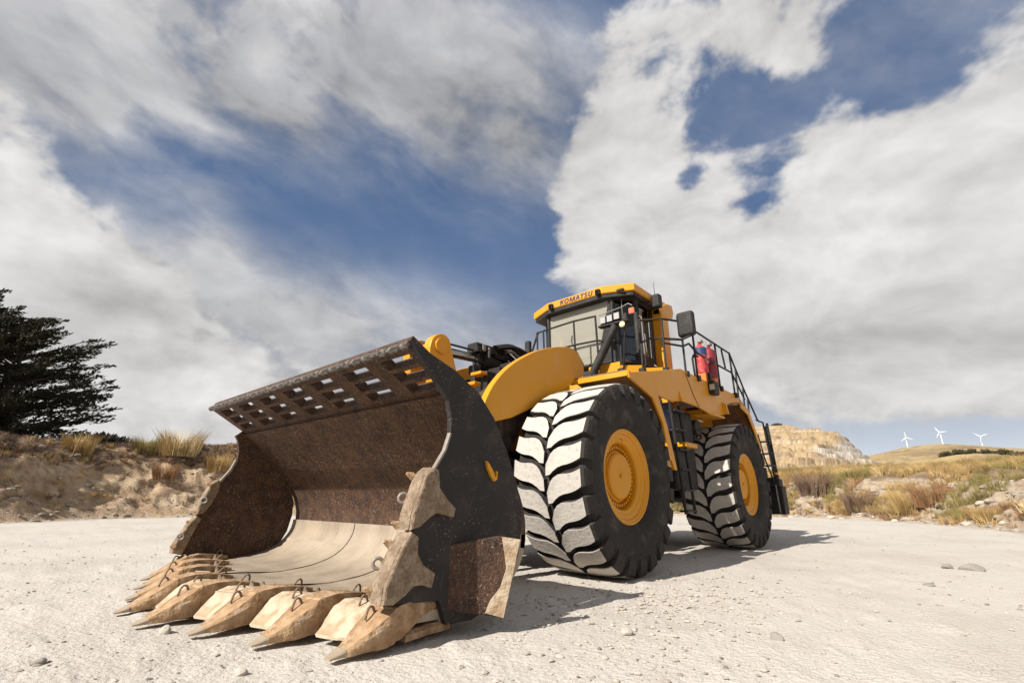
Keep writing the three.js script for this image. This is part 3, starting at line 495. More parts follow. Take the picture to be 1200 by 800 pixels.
{
  // old cypress on the left bank, its branches swept out in flat layers
  const x0 = -40.5, z0 = 7.6, y0 = onBank(-40.5, 7.6)[1] - 0.2, t = group('cypress_tree'); t.position.set(x0, y0, z0);
  tag(t, 'dark wind-swept cypress with layered branches at the left edge', 'tree');
  const bark = std({ color: new THREE.Color(0.10, 0.075, 0.06), roughness: 1 });
  const needle = std({ color: new THREE.Color(0.040, 0.037, 0.021), roughness: 0.9, side: THREE.DoubleSide });
  const r = rng(2025), limbs = [], sprays = [], trunks = [[0, 0, 0.55, 8.6], [-1.4, 0.8, 0.4, 8.0], [0.9, -2.4, 0.34, 7.2], [0.4, 2.8, 0.4, 8.4]];
  const tr = [];
  trunks.forEach(([x, z, rad, h]) => { tr.push(rod([x * 0.5, -0.6, z * 0.5], [x, h * 0.35, z], rad, rad * 0.75, 10), rod([x, h * 0.35, z], [x * 1.2, h * 0.9, z * 1.1], rad * 0.75, 0.05, 8)); });
  add('trunk', mergeGeometries(tr), bark, t);
  const spine = (a, b, w) => { limbs.push(rod(a, b, w, 0.015, 5)); };
  for (let k = 0; k < 560; k++) {
    const T = trunks[k % 4], f = 0.02 + 0.98 * Math.pow(r(), 1.1), y = T[3] * f, az = r() * 6.283;
    const reach = (1.1 + 3.6 * Math.sin(Math.PI * Math.min(1, 0.18 + 0.82 * Math.pow(1 - f, 0.75)) * 0.62)) * (0.65 + 0.5 * r()) * (1 - 0.6 * sstep(0.72, 1, f));
    const bx = T[0], bz = T[1], up = 0.10 + 0.35 * r() + 0.9 * Math.pow(f, 6), dx = Math.cos(az), dz = Math.sin(az), tip = [bx + dx * reach, y + up * reach, bz + dz * reach];
    spine([bx, y, bz], tip, 0.05 + 0.04 * r());
    const fingers = 5 + Math.floor(r() * 5);
    for (let j = 0; j < fingers; j++) {
      const q = 0.22 + 0.78 * (j + r()) / fingers, sw = (r() - 0.5) * 1.2, l = (0.55 + 0.8 * r()) * (0.6 + 0.5 * (1 - f));
      const c = Math.cos(az + sw), s = Math.sin(az + sw), P = [bx + dx * reach * q, y + up * reach * q, bz + dz * reach * q], e = 0.12 + 0.35 * r();
      sprays.push([P, [c, e, s], l]);
    }
    sprays.push([[bx + dx * reach * 0.92, y + up * reach * 0.92, bz + dz * reach * 0.92], [dx, 0.22, dz], 0.9]);
  }
  add('limbs', mergeGeometries(limbs), bark, t);
  add('crown', leafCloud(7, 200000, (q) => { const s = sprays[Math.floor(q() * sprays.length)], k = q(), l = s[2] * k, wd = 0.30 * (1 - k * 0.85); return [s[0][0] + s[1][0] * l + (q() - 0.5) * wd * 2, s[0][1] + s[1][1] * l + (q() - 0.6) * wd * 1.1, s[0][2] + s[1][2] * l + (q() - 0.5) * wd * 2, s[1][0] + (q() - 0.5) * 0.9, s[1][1] + (q() - 0.35) * 0.7, s[1][2] + (q() - 0.5) * 0.9]; }, 0.19, 0.19), needle, t);
  // dark heath under the tree
  const hs = group('heath_shrub'); const hp = onBank(-33.5, 0.6); hs.position.set(hp[0], hp[1] - 0.2, hp[2]); tag(hs, 'low dark shrub right of the cypress on the bank crest', 'shrub');
  const shrub = (seed, rx, ry, rz, n) => leafCloud(seed, n, (q) => { const a = q() * 6.283, b = Math.acos(2 * q() - 1), k = Math.pow(q(), 0.4) * (0.8 + 0.35 * noise3(Math.cos(a) * 2 + seed, b * 2, Math.sin(a) * 2)), x = Math.sin(b) * Math.cos(a), y = Math.abs(Math.cos(b)), z = Math.sin(b) * Math.sin(a); return [x * rx * k, y * ry * k, z * rz * k, x + q() - 0.5, y + q() * 0.6, z + q() - 0.5]; }, Math.min(rx, ry) * 0.28, 0.25);
  add('foliage', shrub(71, 2.0, 0.9, 2.3, 5200), std({ color: new THREE.Color(0.055, 0.042, 0.03), roughness: 0.9, side: THREE.DoubleSide }), hs);
  add('stems', merge([0, 1, 2, 3, 4].map((i) => rod([0.2 * Math.cos(i), -0.2, 0.2 * Math.sin(i)], [Math.cos(i * 1.3) * 1.1, 0.55, Math.sin(i * 1.3) * 1.2], 0.04, 0.015, 6))), bark, hs);
  // dark bushes on the slope behind the right bank
  const bm = std({ color: new THREE.Color(0.075, 0.065, 0.03), roughness: 0.9, side: THREE.DoubleSide });
  [[5.0, -147, 10.6, 1.6, 1.3, 'leftmost'], [7.3, -146, 10.6, 1.7, 1.6, 'second from the left'], [9.4, -146, 10.4, 1.6, 1.9, 'third from the left'], [11.6, -145, 10.1, 1.9, 1.7, 'third from the right'], [14.2, -145, 9.7, 2.2, 2.0, 'second from the right'], [17.0, -144, 9.1, 2.6, 2.0, 'rightmost']].forEach(([x, z, y, w, h, l], i) => { const o = tag(add('bush', shrub(80 + i, w, h, w, 1500), bm, scene), `${l} of the dark bushes on the distant slope`, 'bush', 'dark bushes on the distant slope'); o.position.set(x, y - 0.5, z); });
  const qb = tag(add('bush', shrub(93, 1.6, 0.8, 1.6, 900), bm, scene), 'small dark bush on the crest of the quarry hill', 'bush'); qb.position.set(-21.5, 15.9, -112);
}
// ---------------------------------------------------------------- wind turbines on the far ridge
{
  const w = std({ color: new THREE.Color(0.75, 0.76, 0.77), roughness: 0.5 });
  const tower = flat(new THREE.LatheGeometry([[0, 0], [2.1, 0], [1.6, 25], [1.15, 49], [0, 49]].map(([a, b]) => new THREE.Vector2(a, b)), 16));
  const nac = flat(new RoundedBoxGeometry(3.2, 3.4, 9, 3, 1.2)); nac.translate(0, 50, 1.2);
  const hub = flat(new THREE.SphereGeometry(1.7, 14, 10)); hub.translate(0, 50, 6.2);
  const bs = new THREE.Shape(); bs.moveTo(-0.7, 0.8); bs.quadraticCurveTo(-1.9, 5, -1.3, 9); bs.lineTo(-0.2, 25); bs.lineTo(0.25, 25); bs.lineTo(0.8, 9); bs.lineTo(0.7, 0.8);
  const blade = flat(new THREE.ExtrudeGeometry(bs, { depth: 0.35, bevelEnabled: true, bevelSize: 0.15, bevelThickness: 0.15, bevelSegments: 2 }));
  [[2, -800, 65.5, -0.35, 0.5, 'white wind turbine on the far ridge, middle one and most visible'], [-33, -806, 62, 0.4, 0.1, 'white wind turbine on the far ridge, left of the other two'], [38, -830, 60, 0.2, 0.9, 'white wind turbine on the far ridge, right of the other two']].forEach(([x, z, y, turn, ph, label]) => {
    const g = group('wind_turbine'); g.position.set(x, y - 1.5, z); g.scale.setScalar(0.31); g.rotation.y = turn; tag(g, label, 'wind turbine', 'wind turbines on the far ridge');
    add('tower', tower, w, g); add('nacelle', nac, w, g); add('rotor_hub', hub, w, g);
    for (let i = 0; i < 3; i++) { const b = add('blade', blade, w, g); b.position.set(0, 50, 6.4); b.rotation.z = ph + i * 2.0944; }
  });
}

// ================================================================ the wheel loader
const loader = group('wheel_loader');
tag(loader, 'large yellow wheel loader with a wide rusty toothed bucket lowered to the ground', 'wheel loader');

// ---------------------------------------------------------------- wheels
const WY = 1.325, WX = 1.67, WHEELBASE = 5.45;
{
  const lathe = (pts, seg = 64) => { const g = new THREE.LatheGeometry(pts.map(([r, x]) => new THREE.Vector2(r, x)), seg); g.rotateZ(-Math.PI / 2); return g; };
  const half = [[0.60, 0.40], [0.655, 0.455], [0.70, 0.50], [0.78, 0.535], [0.80, 0.545], [0.83, 0.55], [0.95, 0.572], [1.06, 0.57], [1.10, 0.575], [1.13, 0.565], [1.20, 0.545], [1.245, 0.50], [1.258, 0.30], [1.262, 0]];
  const tyreG = flat(toCreasedNormals(lathe([...half.map(([r, x]) => [r, -x]), ...half.slice(0, -1).reverse()], 96), 0.5));
  const rimG = flat(toCreasedNormals(lathe([[0.60, -0.40], [0.66, 0.395], [0.668, 0.450], [0.655, 0.470], [0.632, 0.470], [0.622, 0.452], [0.600, 0.440], [0.585, 0.415], [0.535, 0.400], [0.520, 0.385], [0.475, 0.375], [0.462, 0.350], [0.455, 0.250], [0.340, 0.245], [0.0, 0.245]], 72), 0.35));
  const hubG = flat(toCreasedNormals(lathe([[0.352, 0.246], [0.352, 0.300], [0.335, 0.306], [0.322, 0.345], [0.300, 0.362], [0.0, 0.366]], 60), 0.35));
  const capG = flat(toCreasedNormals(lathe([[0.035, 0.364], [0.035, 0.385], [0.022, 0.392], [0, 0.392]], 20), 0.4));
  const boltG = mergeGeometries([...Array(40).keys()].map((i) => { const a = i / 40 * 6.2832, g = new THREE.CylinderGeometry(0.021, 0.021, 0.07, 6); g.rotateZ(-Math.PI / 2); g.translate(0.280, 0.405 * Math.sin(a), 0.405 * Math.cos(a)); return flat(g); }));
  const valveG = pipe([[0.43, 0.52, 0.1], [0.47, 0.50, 0.1], [0.47, 0.44, 0.09]], 0.009, 6);
  // one tread lug: from the middle of the tread out over the shoulder
  const PITCH = 6.28319 / 24;
  function lug(side) {
    const st = [[0, 0.018, 1.332, 0.40, 1], [0.12, 0.085, 1.334, 0.74, 1], [0.22, 0.135, 1.334, 0.76, 1], [0.35, 0.205, 1.334, 0.74, 1], [0.48, 0.275, 1.333, 0.70, 1], [0.62, 0.35, 1.330, 0.67, 1], [0.76, 0.42, 1.327, 0.65, 1], [0.88, 0.48, 1.322, 0.64, 1], [1.0, 0.535, 1.312, 0.62, 1], [1.06, 0.572, 1.285, 0.62, 0], [1.1, 0.588, 1.215, 0.58, 0], [1.12, 0.592, 1.13, 0.54, 0], [1.13, 0.580, 1.09, 0.5, 0]];
    const pos = [], col = [], idx = [], P = (x, r, f) => [side * x, r * Math.sin(f), r * Math.cos(f)];
    const skew = (u) => { const t = Math.min(1, u); return PITCH * (0.70 * Math.sin(t * Math.PI / 2) + 0.10 * Math.sin(t * 2 * Math.PI)); };
    const dust = [0.66, 0.61, 0.55], dark = [0.060, 0.053, 0.049];
    const quad = (a, b, c, d, ca, cb) => { const o = pos.length / 3; pos.push(...a, ...b, ...c, ...d); [ca, ca, cb, cb].forEach((k) => col.push(...k)); idx.push(...(side > 0 ? [o, o + 1, o + 2, o, o + 2, o + 3] : [o, o + 2, o + 1, o, o + 3, o + 2])); };
    const ring = st.map(([u, x, r, w, d]) => { const f = skew(u), h = w * PITCH / 2, hb = h + 0.035 * PITCH, over = u > 1.01, bx = over ? x - 0.05 : x + (u === 0 ? -0.01 : 0), br = over ? r - 0.03 : 1.235;
      const ch = 0.014; return { lo: P(x, r, f - h), hi: P(x, r, f + h), mlo: P(x, r - ch, f - h - 0.004), mhi: P(x, r - ch, f + h + 0.004), blo: P(bx, br, f - hb), bhi: P(bx, br, f + hb), c: d ? dust : dark }; });
    for (let i = 0; i + 1 < ring.length; i++) {
      const a = ring[i], b = ring[i + 1], tc = i < 8 ? dust : dark;
      quad(a.lo, b.lo, b.hi, a.hi, tc, tc);
      quad(a.mlo, b.mlo, b.lo, a.lo, dark, tc); quad(a.hi, b.hi, b.mhi, a.mhi, tc, dark);
      quad(a.blo, b.blo, b.mlo, a.mlo, dark, dark); quad(a.mhi, b.mhi, b.bhi, a.bhi, dark, dark);
    }
    const a = ring[0], e = ring[ring.length - 1]; quad(a.blo, a.lo, a.hi, a.bhi, dark, dark); quad(e.lo, e.blo, e.bhi, e.hi, dark, dark);
    const g = new THREE.BufferGeometry(); g.setAttribute('position', new THREE.Float32BufferAttribute(pos, 3)); g.setAttribute('color', new THREE.Float32BufferAttribute(col, 3)); g.setIndex(idx);
    const o = g.toNonIndexed(); o.computeVertexNormals(); return flat(o);
  }
  const lugL = lug(1), lugR = lug(-1);
  const wheel = (x, z, turn, phase, label) => {
    const w = group('wheel', loader); w.position.set(x, WY, z); w.rotation.y = turn; w.userData.label = label;
    add('tyre', tyreG, M.rubber, w); add('rim', rimG, M.yellow, w); add('hub', hubG, M.yellow, w); add('hub_cap', capG, M.yellow, w); stuff(add('bolt_ring', boltG, M.yellow, w)); add('valve', valveG, M.yellow, w);
    for (let i = 0; i < 24; i++) for (const s of [1, -1]) { const l = add('tread_lug', s > 0 ? lugL : lugR, M.lug, w); l.rotation.x = -(i + (s > 0 ? 0 : 0.45)) * PITCH - phase; }
    return w;
  };
  wheel(WX, 0, 0, 0.03, 'front wheel beside the bucket, tread whitened with dust');
  wheel(WX, -WHEELBASE, 0, 0.11, 'rear wheel in the shade of the machine');
  wheel(-WX, 0, Math.PI, 0.05, 'front wheel behind the bucket'); wheel(-WX, -WHEELBASE, Math.PI, 0, 'far rear wheel');
}

// ---------------------------------------------------------------- bucket
const bucket = group('bucket', loader); bucket.userData.label = 'wide rusty toothed bucket with a slotted spill guard';
const HW = 2.36;
{
  const inner = smooth([[3.58, 1.92], [3.36, 1.735], [3.12, 1.53], [2.90, 1.32], [2.71, 1.07], [2.61, 0.80], [2.635, 0.53], [2.82, 0.32], [3.14, 0.20], [3.60, 0.155]], 40);
  const off = (path, d) => path.map(([z, y], i) => { const a = path[Math.max(0, i - 1)], b = path[Math.min(path.length - 1, i + 1)], dz = b[0] - a[0], dy = b[1] - a[1], l = Math.hypot(dz, dy); return [z + dy / l * d, y - dz / l * d]; });
  const shell = (path, d) => plate([...path, ...off(path, d).reverse()], -HW, HW, 0.003);
  const crease = (g) => flat(toCreasedNormals(g, 0.45));
  add('back_wall', crease(shell(inner.slice(0, 27), 0.07)), M.rust, bucket, 'dark rusted back wall of the bucket');
  const fl = off(inner.slice(24), -0.035);
  // floor with its spade-shaped front
  const LIP = (x) => 4.68 - 0.10 * Math.min(Math.abs(x), 0.4) - 0.315 * Math.max(0, Math.abs(x) - 0.33);
  add('floor_plate', crease(shell(fl, 0.10)), M.floorSteel, bucket, 'worn pale steel floor of the bucket');
  const nose = [[-HW, 3.56]]; for (let i = 0; i <= 14; i++) { const x = -HW + i / 14 * 2 * HW; nose.push([x, LIP(x)]); } nose.push([HW, 3.56]);
  const ng = slab(nose, 0, 0.08, 0.006), np = ng.attributes.position; for (let i = 0; i < np.count; i++) np.setY(i, np.getY(i) + 0.112 + Math.max(0, np.getZ(i) - 3.6) * 0.035);
  ng.computeVertexNormals(); add('floor_nose', ng, M.floorSteel, bucket);
  // weld seams across the floor
  for (const x of [-0.55, 0.62]) { const path = fl.filter((_, i) => i % 2 === 0).map(([z, y]) => [x, y + 0.002, z]); path.push([x + 0.02, 0.225, 4.0], [x, 0.235, 4.25]); add('weld_seam', hose(path, 0.007, 30, 5), M.blackSteel, bucket); }
  // spill guard with slots
  const a0 = Math.atan2(2.25 - 1.95, 4.07 - 3.55), L = 0.62;
  const holes = []; for (let c = -3; c <= 3; c++) for (let k = 0; k < 3; k++) { const x = c * 0.68 + 0.02, w = 0.215, y = 0.075 + k * 0.165, y1 = y + 0.118; holes.push([[x - w, y], [x + w, y], [x + w, y1], [x - w, y1]]); }
  const gg = front([[-HW - 0.03, 0], [HW, 0], [HW, L], [-HW - 0.03, L]], -0.115, 0, 0.004, holes);
  gg.rotateX(Math.PI / 2 - a0); gg.translate(0, 1.95, 3.55);
  // the plate lies along the slope, facing down and forward
  add('spill_guard', flat(gg), M.rust, bucket, 'slotted spill guard along the top of the bucket');
  add('top_edge', rod([-HW - 0.04, 2.262, 4.075], [HW + 0.02, 2.262, 4.075], 0.036, 0.036, 12), M.wornDark, bucket, 'worn bare steel top edge');
  add('wall_seam', rod([-HW, 1.935, 3.52], [HW, 1.935, 3.52], 0.012, 0.012, 6), M.blackSteel, bucket);
  // side plates
  const sideBack = [[3.27, 1.96], [3.06, 1.75], [2.88, 1.46], [2.73, 1.15], [2.665, 0.95], [2.66, 0.76], [2.71, 0.52], [2.82, 0.32], [3.0, 0.15], [3.3, 0.07], [3.58, 0.08], [3.66, 0.26], [4.14, 0.29], [4.12, 0.42], [3.98, 0.80], [3.85, 1.12], [3.75, 1.27], [3.66, 1.40], [3.61, 1.54], [3.61, 1.69], [3.65, 1.84]];
  add('side_plate', plate([[4.09, 2.29], [3.59, 2.13], ...sideBack, [3.77, 1.97], [3.93, 2.11]], HW, HW + 0.06), M.blackSteel, bucket, 'black outer side plate');
  add('side_plate', plate([[3.55, 2.02], ...sideBack, [3.69, 1.90]], -HW - 0.06, -HW), M.rust, bucket, 'rusty side plate on the far side');
  for (const s of [1, -1]) add('edge_strip', sheet([[3.625, 1.56], [3.678, 1.41], [3.775, 1.27], [3.87, 1.12], [4.0, 0.80], [4.13, 0.44], [4.17, 0.30]], 0.022, s > 0 ? HW + 0.03 : -HW - 0.07, s > 0 ? HW + 0.07 : -HW - 0.01), M.steelPale, bucket, 'scraped front edge of the side plate');
  // heavy corner castings on the side edges, each with an eye
  const upper = [[3.83, 1.26], [3.78, 1.24], [3.76, 1.10], [3.67, 1.01], [3.58, 0.94], [3.60, 0.87], [3.77, 0.91], [3.84, 0.88], [3.94, 0.81], [4.03, 0.79], [4.02, 0.90], [3.97, 1.04], [3.91, 1.20]];
  const lower = [[4.02, 0.78], [3.95, 0.74], [3.95, 0.63], [3.89, 0.54], [3.77, 0.47], [3.80, 0.37], [3.89, 0.40], [3.97, 0.40], [4.04, 0.35], [4.14, 0.30], [4.23, 0.31], [4.22, 0.43], [4.16, 0.55], [4.09, 0.69]];
  const strips = [[[3.83, 1.26], [3.78, 1.24], [3.80, 1.08], [3.86, 0.92], [3.93, 0.81], [4.03, 0.79], [4.02, 0.90], [3.97, 1.04], [3.91, 1.20]], [[4.02, 0.775], [3.95, 0.74], [4.0, 0.6], [4.06, 0.42], [4.10, 0.30], [4.23, 0.31], [4.22, 0.43], [4.16, 0.55], [4.09, 0.69]]];
  for (const s of [1, -1]) for (const pl of strips) add('side_shroud', plate(pl, s > 0 ? HW - 0.045 : -HW - 0.10, s > 0 ? HW + 0.10 : -HW + 0.045, 0.02), M.mudSteel, bucket, 'clay-caked casting on the side edge');
  for (const pl of [upper, lower]) add('shroud_horn', plate(pl.map(([z, y]) => [z - 0.012, y]), HW + 0.062, HW + 0.125, 0.018), M.mudSteel, bucket, 'horn of the corner casting on the outer side');
  const eye = (r, t) => flat(new THREE.TorusGeometry(r, t, 8, 16));
  const e1 = eye(0.045, 0.017); for (const [x, y, z] of [[2.29, 1.02, 4.0], [2.29, 0.56, 4.19], [-2.30, 0.98, 4.0], [-2.30, 0.52, 4.2]]) { const m = add('shroud_eye', e1, M.steelPale, bucket); m.position.set(x, y, z - 0.03); m.rotation.y = 1.1; m.scale.setScalar(0.8); }
  for (const [y, z] of [[1.2, 3.93], [0.83, 4.04], [0.70, 4.10], [0.40, 4.23]]) for (const s of [1, -1]) add('shroud_bolt', (() => { const g = new THREE.CylinderGeometry(0.012, 0.035, 0.06, 6); g.rotateX(1.2); g.translate(s * (HW - 0.05), y, z + 0.01); return flat(g); })(), M.clay, bucket);
  // teeth: a wedge tip over an adapter that straddles the lip
  let loftSeed = 0;
  const loft = (st0, rough = 0.010) => {   // stations [z, yTop, yBottom, half width of the flat top, half width at the side]; caked and chipped, so the faces are uneven
    const st = []; st0.forEach((s, i) => { if (i) { const o = st0[i - 1]; for (const k of [1 / 3, 2 / 3]) st.push(s.map((v, j) => lerp(o[j], v, k))); } st.push(s); });
    const pos = [], idx = [], sd = ++loftSeed * 7.3, N = 18;
    const ring = st.map(([z, yt, yb, wt, ws]) => { const ym = lerp(yb, yt, 0.70), c = [[-wt, yt], [wt, yt], [ws, ym], [ws * 0.92, yb], [-ws * 0.92, yb], [-ws, ym]], R = []; for (let k = 0; k < 6; k++) { const a = c[k], b = c[(k + 1) % 6]; for (let q = 0; q < 3; q++) R.push([lerp(a[0], b[0], q / 3), lerp(a[1], b[1], q / 3), z]); } return R; });
    ring.forEach((R) => { const cy = R.reduce((s, p) => s + p[1], 0) / N; R.forEach(([x, y, z]) => { const n = rough * (fbm(x * 9 + sd, y * 9, z * 7, 3) * 1.8 + 0.5 * noise3(x * 40 + sd, y * 40, z * 30)), l = Math.hypot(x, y - cy) || 1; pos.push(x + x / l * n, Math.max(0.012, y + (y - cy) / l * n), z + n * 0.5); }); });
    for (let i = 0; i + 1 < st.length; i++) for (let k = 0; k < N; k++) { const a = i * N + k, b = i * N + (k + 1) % N; idx.push(a, a + N, b, b, a + N, b + N); }
    for (let k = 1; k < N - 1; k++) { idx.push(0, k, k + 1); const o = (st.length - 1) * N; idx.push(o, o + k + 1, o + k); }
    const g = new THREE.BufferGeometry(); g.setAttribute('position', new THREE.Float32BufferAttribute(pos, 3)); g.setIndex(idx); return flat(toCreasedNormals(g.toNonIndexed(), 0.32));
  };
  const adapterG = [0, 1, 2].map(() => loft([[-0.46, 0.240, 0.21, 0.050, 0.055], [-0.34, 0.265, 0.20, 0.075, 0.082], [-0.20, 0.285, 0.17, 0.100, 0.108], [-0.08, 0.292, 0.10, 0.115, 0.124], [0.01, 0.282, 0.06, 0.122, 0.132], [0.055, 0.266, 0.055, 0.120, 0.130]]));
  const tipG = [0, 1, 0.5, 1.4].map((q) => loft([[0.062, 0.276 + q * 0.006, 0.052, 0.132, 0.144], [0.10, 0.250, 0.045, 0.132, 0.145], [0.20, 0.185, 0.035, 0.118, 0.130], [0.30, 0.124, 0.028, 0.092, 0.102], [0.40, 0.070, 0.022, 0.058 + q * 0.006, 0.066]]));
  const pointG = loft([[0.40, 0.068, 0.0225, 0.057, 0.064], [0.45, 0.047, 0.021, 0.044, 0.050], [0.50, 0.030, 0.018, 0.030, 0.034]], 0.004);
  const loopG = (() => { const c = new THREE.CatmullRomCurve3([V3(0, 0, 0.065), V3(0, 0.05, 0.03), V3(0, 0.088, -0.022), V3(0, 0.07, -0.052), V3(0, 0, -0.06)]); return flat(new THREE.TubeGeometry(c, 14, 0.0135, 6)); })();
  const legG = loft([[-0.52, 0.10, 0.035, 0.06, 0.09], [-0.3, 0.10, 0.030, 0.07, 0.10], [-0.05, 0.085, 0.03, 0.07, 0.11]]);
  const XS = [2.31, 1.63, 0.98, 0.33, -0.33, -0.98, -1.63, -2.31], tr = rng(88);
  const place = (m, x, dy = 0, dz = 0) => { m.position.set(x, dy, LIP(x) + dz); m.rotation.y = x * 0.02 + (tr() - 0.5) * 0.03; return m; };
  XS.forEach((x, i) => {
    place(add('tooth_adapter', adapterG[i % 3], M.clay, bucket), x); place(add('tooth_tip', tipG[i % 4], M.clay, bucket), x); place(add('tooth_point', pointG, M.tip, bucket, 'worn bare tooth point'), x); place(add('adapter_leg', legG, M.clay, bucket), x);
    for (const [dz, dy, sc] of [[0.15, 0.212, 0.9], [-0.36, 0.255, 0.85]]) { const l = place(add('lifting_eye', loopG, M.mudSteel, bucket), x - 0.035, dy, dz); l.scale.setScalar(sc * 0.78); l.rotation.x = dz > 0 ? 0.42 : 0; }
  });
  const shroudG = [0, 1, 2].map(() => loft([[-0.24, 0.240, 0.10, 0.205, 0.215], [-0.10, 0.255, 0.085, 0.20, 0.215], [0.0, 0.222, 0.075, 0.195, 0.21], [0.10, 0.140, 0.06, 0.185, 0.20], [0.185, 0.068, 0.045, 0.165, 0.185]]));
  const boltG2 = flat(new THREE.CylinderGeometry(0.014, 0.03, 0.05, 6));
  for (let i = 0; i < 7; i++) {
    const x = (XS[i] + XS[i + 1]) / 2, s = place(add('lip_shroud', shroudG[i % 3], M.paleClay, bucket), x); s.rotation.y = (LIP(x - 0.3) - LIP(x + 0.3)) / 0.6 * -1 * -1 * 0.9;
    for (let k = 0; k < 4; k++) { const q = x - 0.21 + k * 0.14, b = place(add('lip_bolt', boltG2, M.mudSteel, bucket), q, 0.245 + (tr() - 0.5) * 0.01, -0.32); b.rotation.set(tr() * 0.3, 0, tr() * 0.4); }
    const l = place(add('lifting_eye', loopG, M.mudSteel, bucket), x + 0.02, 0.245, -0.06); l.scale.setScalar(0.62); l.rotation.x = 0.3;
  }
  // heel: wear plate standing out from the side, brown with its paint scraped to bare cream primer
  const hp = front([[-0.34, 0.10], [0.20, 0.02], [0.34, 0.60], [0.16, 0.63], [-0.30, 0.56]], 0, 0.05, 0.01), cr = front([[0.05, 0.06], [0.20, 0.02], [0.34, 0.60], [0.18, 0.625], [0.20, 0.52], [0.22, 0.38], [0.17, 0.24], [0.09, 0.15]], 0.05, 0.058, 0.002);
  const heel = add('heel_plate', hp, M.rust, bucket, 'rusty wear plate at the bucket heel'); heel.position.set(HW + 0.17, 0.09, 3.34); heel.rotation.y = 0.92;
  const scr = add('heel_plate_edge', cr, M.paleClay, bucket, 'scraped pale edge of the wear plate'); scr.position.copy(heel.position); scr.rotation.copy(heel.rotation);
  add('heel_bracket', box(HW + 0.08, 0.36, 3.22, 0.1, 0.3, 0.34, 0.03), M.blackSteel, bucket);
  // yellow hook on the side
  add('hook', plate([[3.23, 1.40], [3.17, 1.36], [3.07, 1.24], [3.045, 1.17], [3.02, 1.18], [3.015, 1.26], [2.99, 1.26], [3.0, 1.14], [3.06, 1.11], [3.13, 1.18], [3.20, 1.29]].map(([z, y]) => [3.11 + (z - 3.11) * 0.62, 1.26 + (y - 1.26) * 0.62]), HW + 0.06, HW + 0.09, 0.005), M.yellow, bucket, 'small yellow hook on the black side plate');
  // hinge brackets behind
  for (const x of [-1.0, -0.7, 0.7, 1.0]) add('hinge_bracket', plate([[2.53, 0.36], [2.30, 0.42], [2.22, 0.62], [2.32, 0.80], [2.50, 0.95]], x - 0.03, x + 0.03), M.yellow, bucket);
  for (const x of [-0.18, 0.18]) add('link_bracket', plate([[2.58, 1.0], [2.34, 1.15], [2.26, 1.34], [2.40, 1.46], [2.80, 1.36]], x - 0.03, x + 0.03), M.yellow, bucket);
}

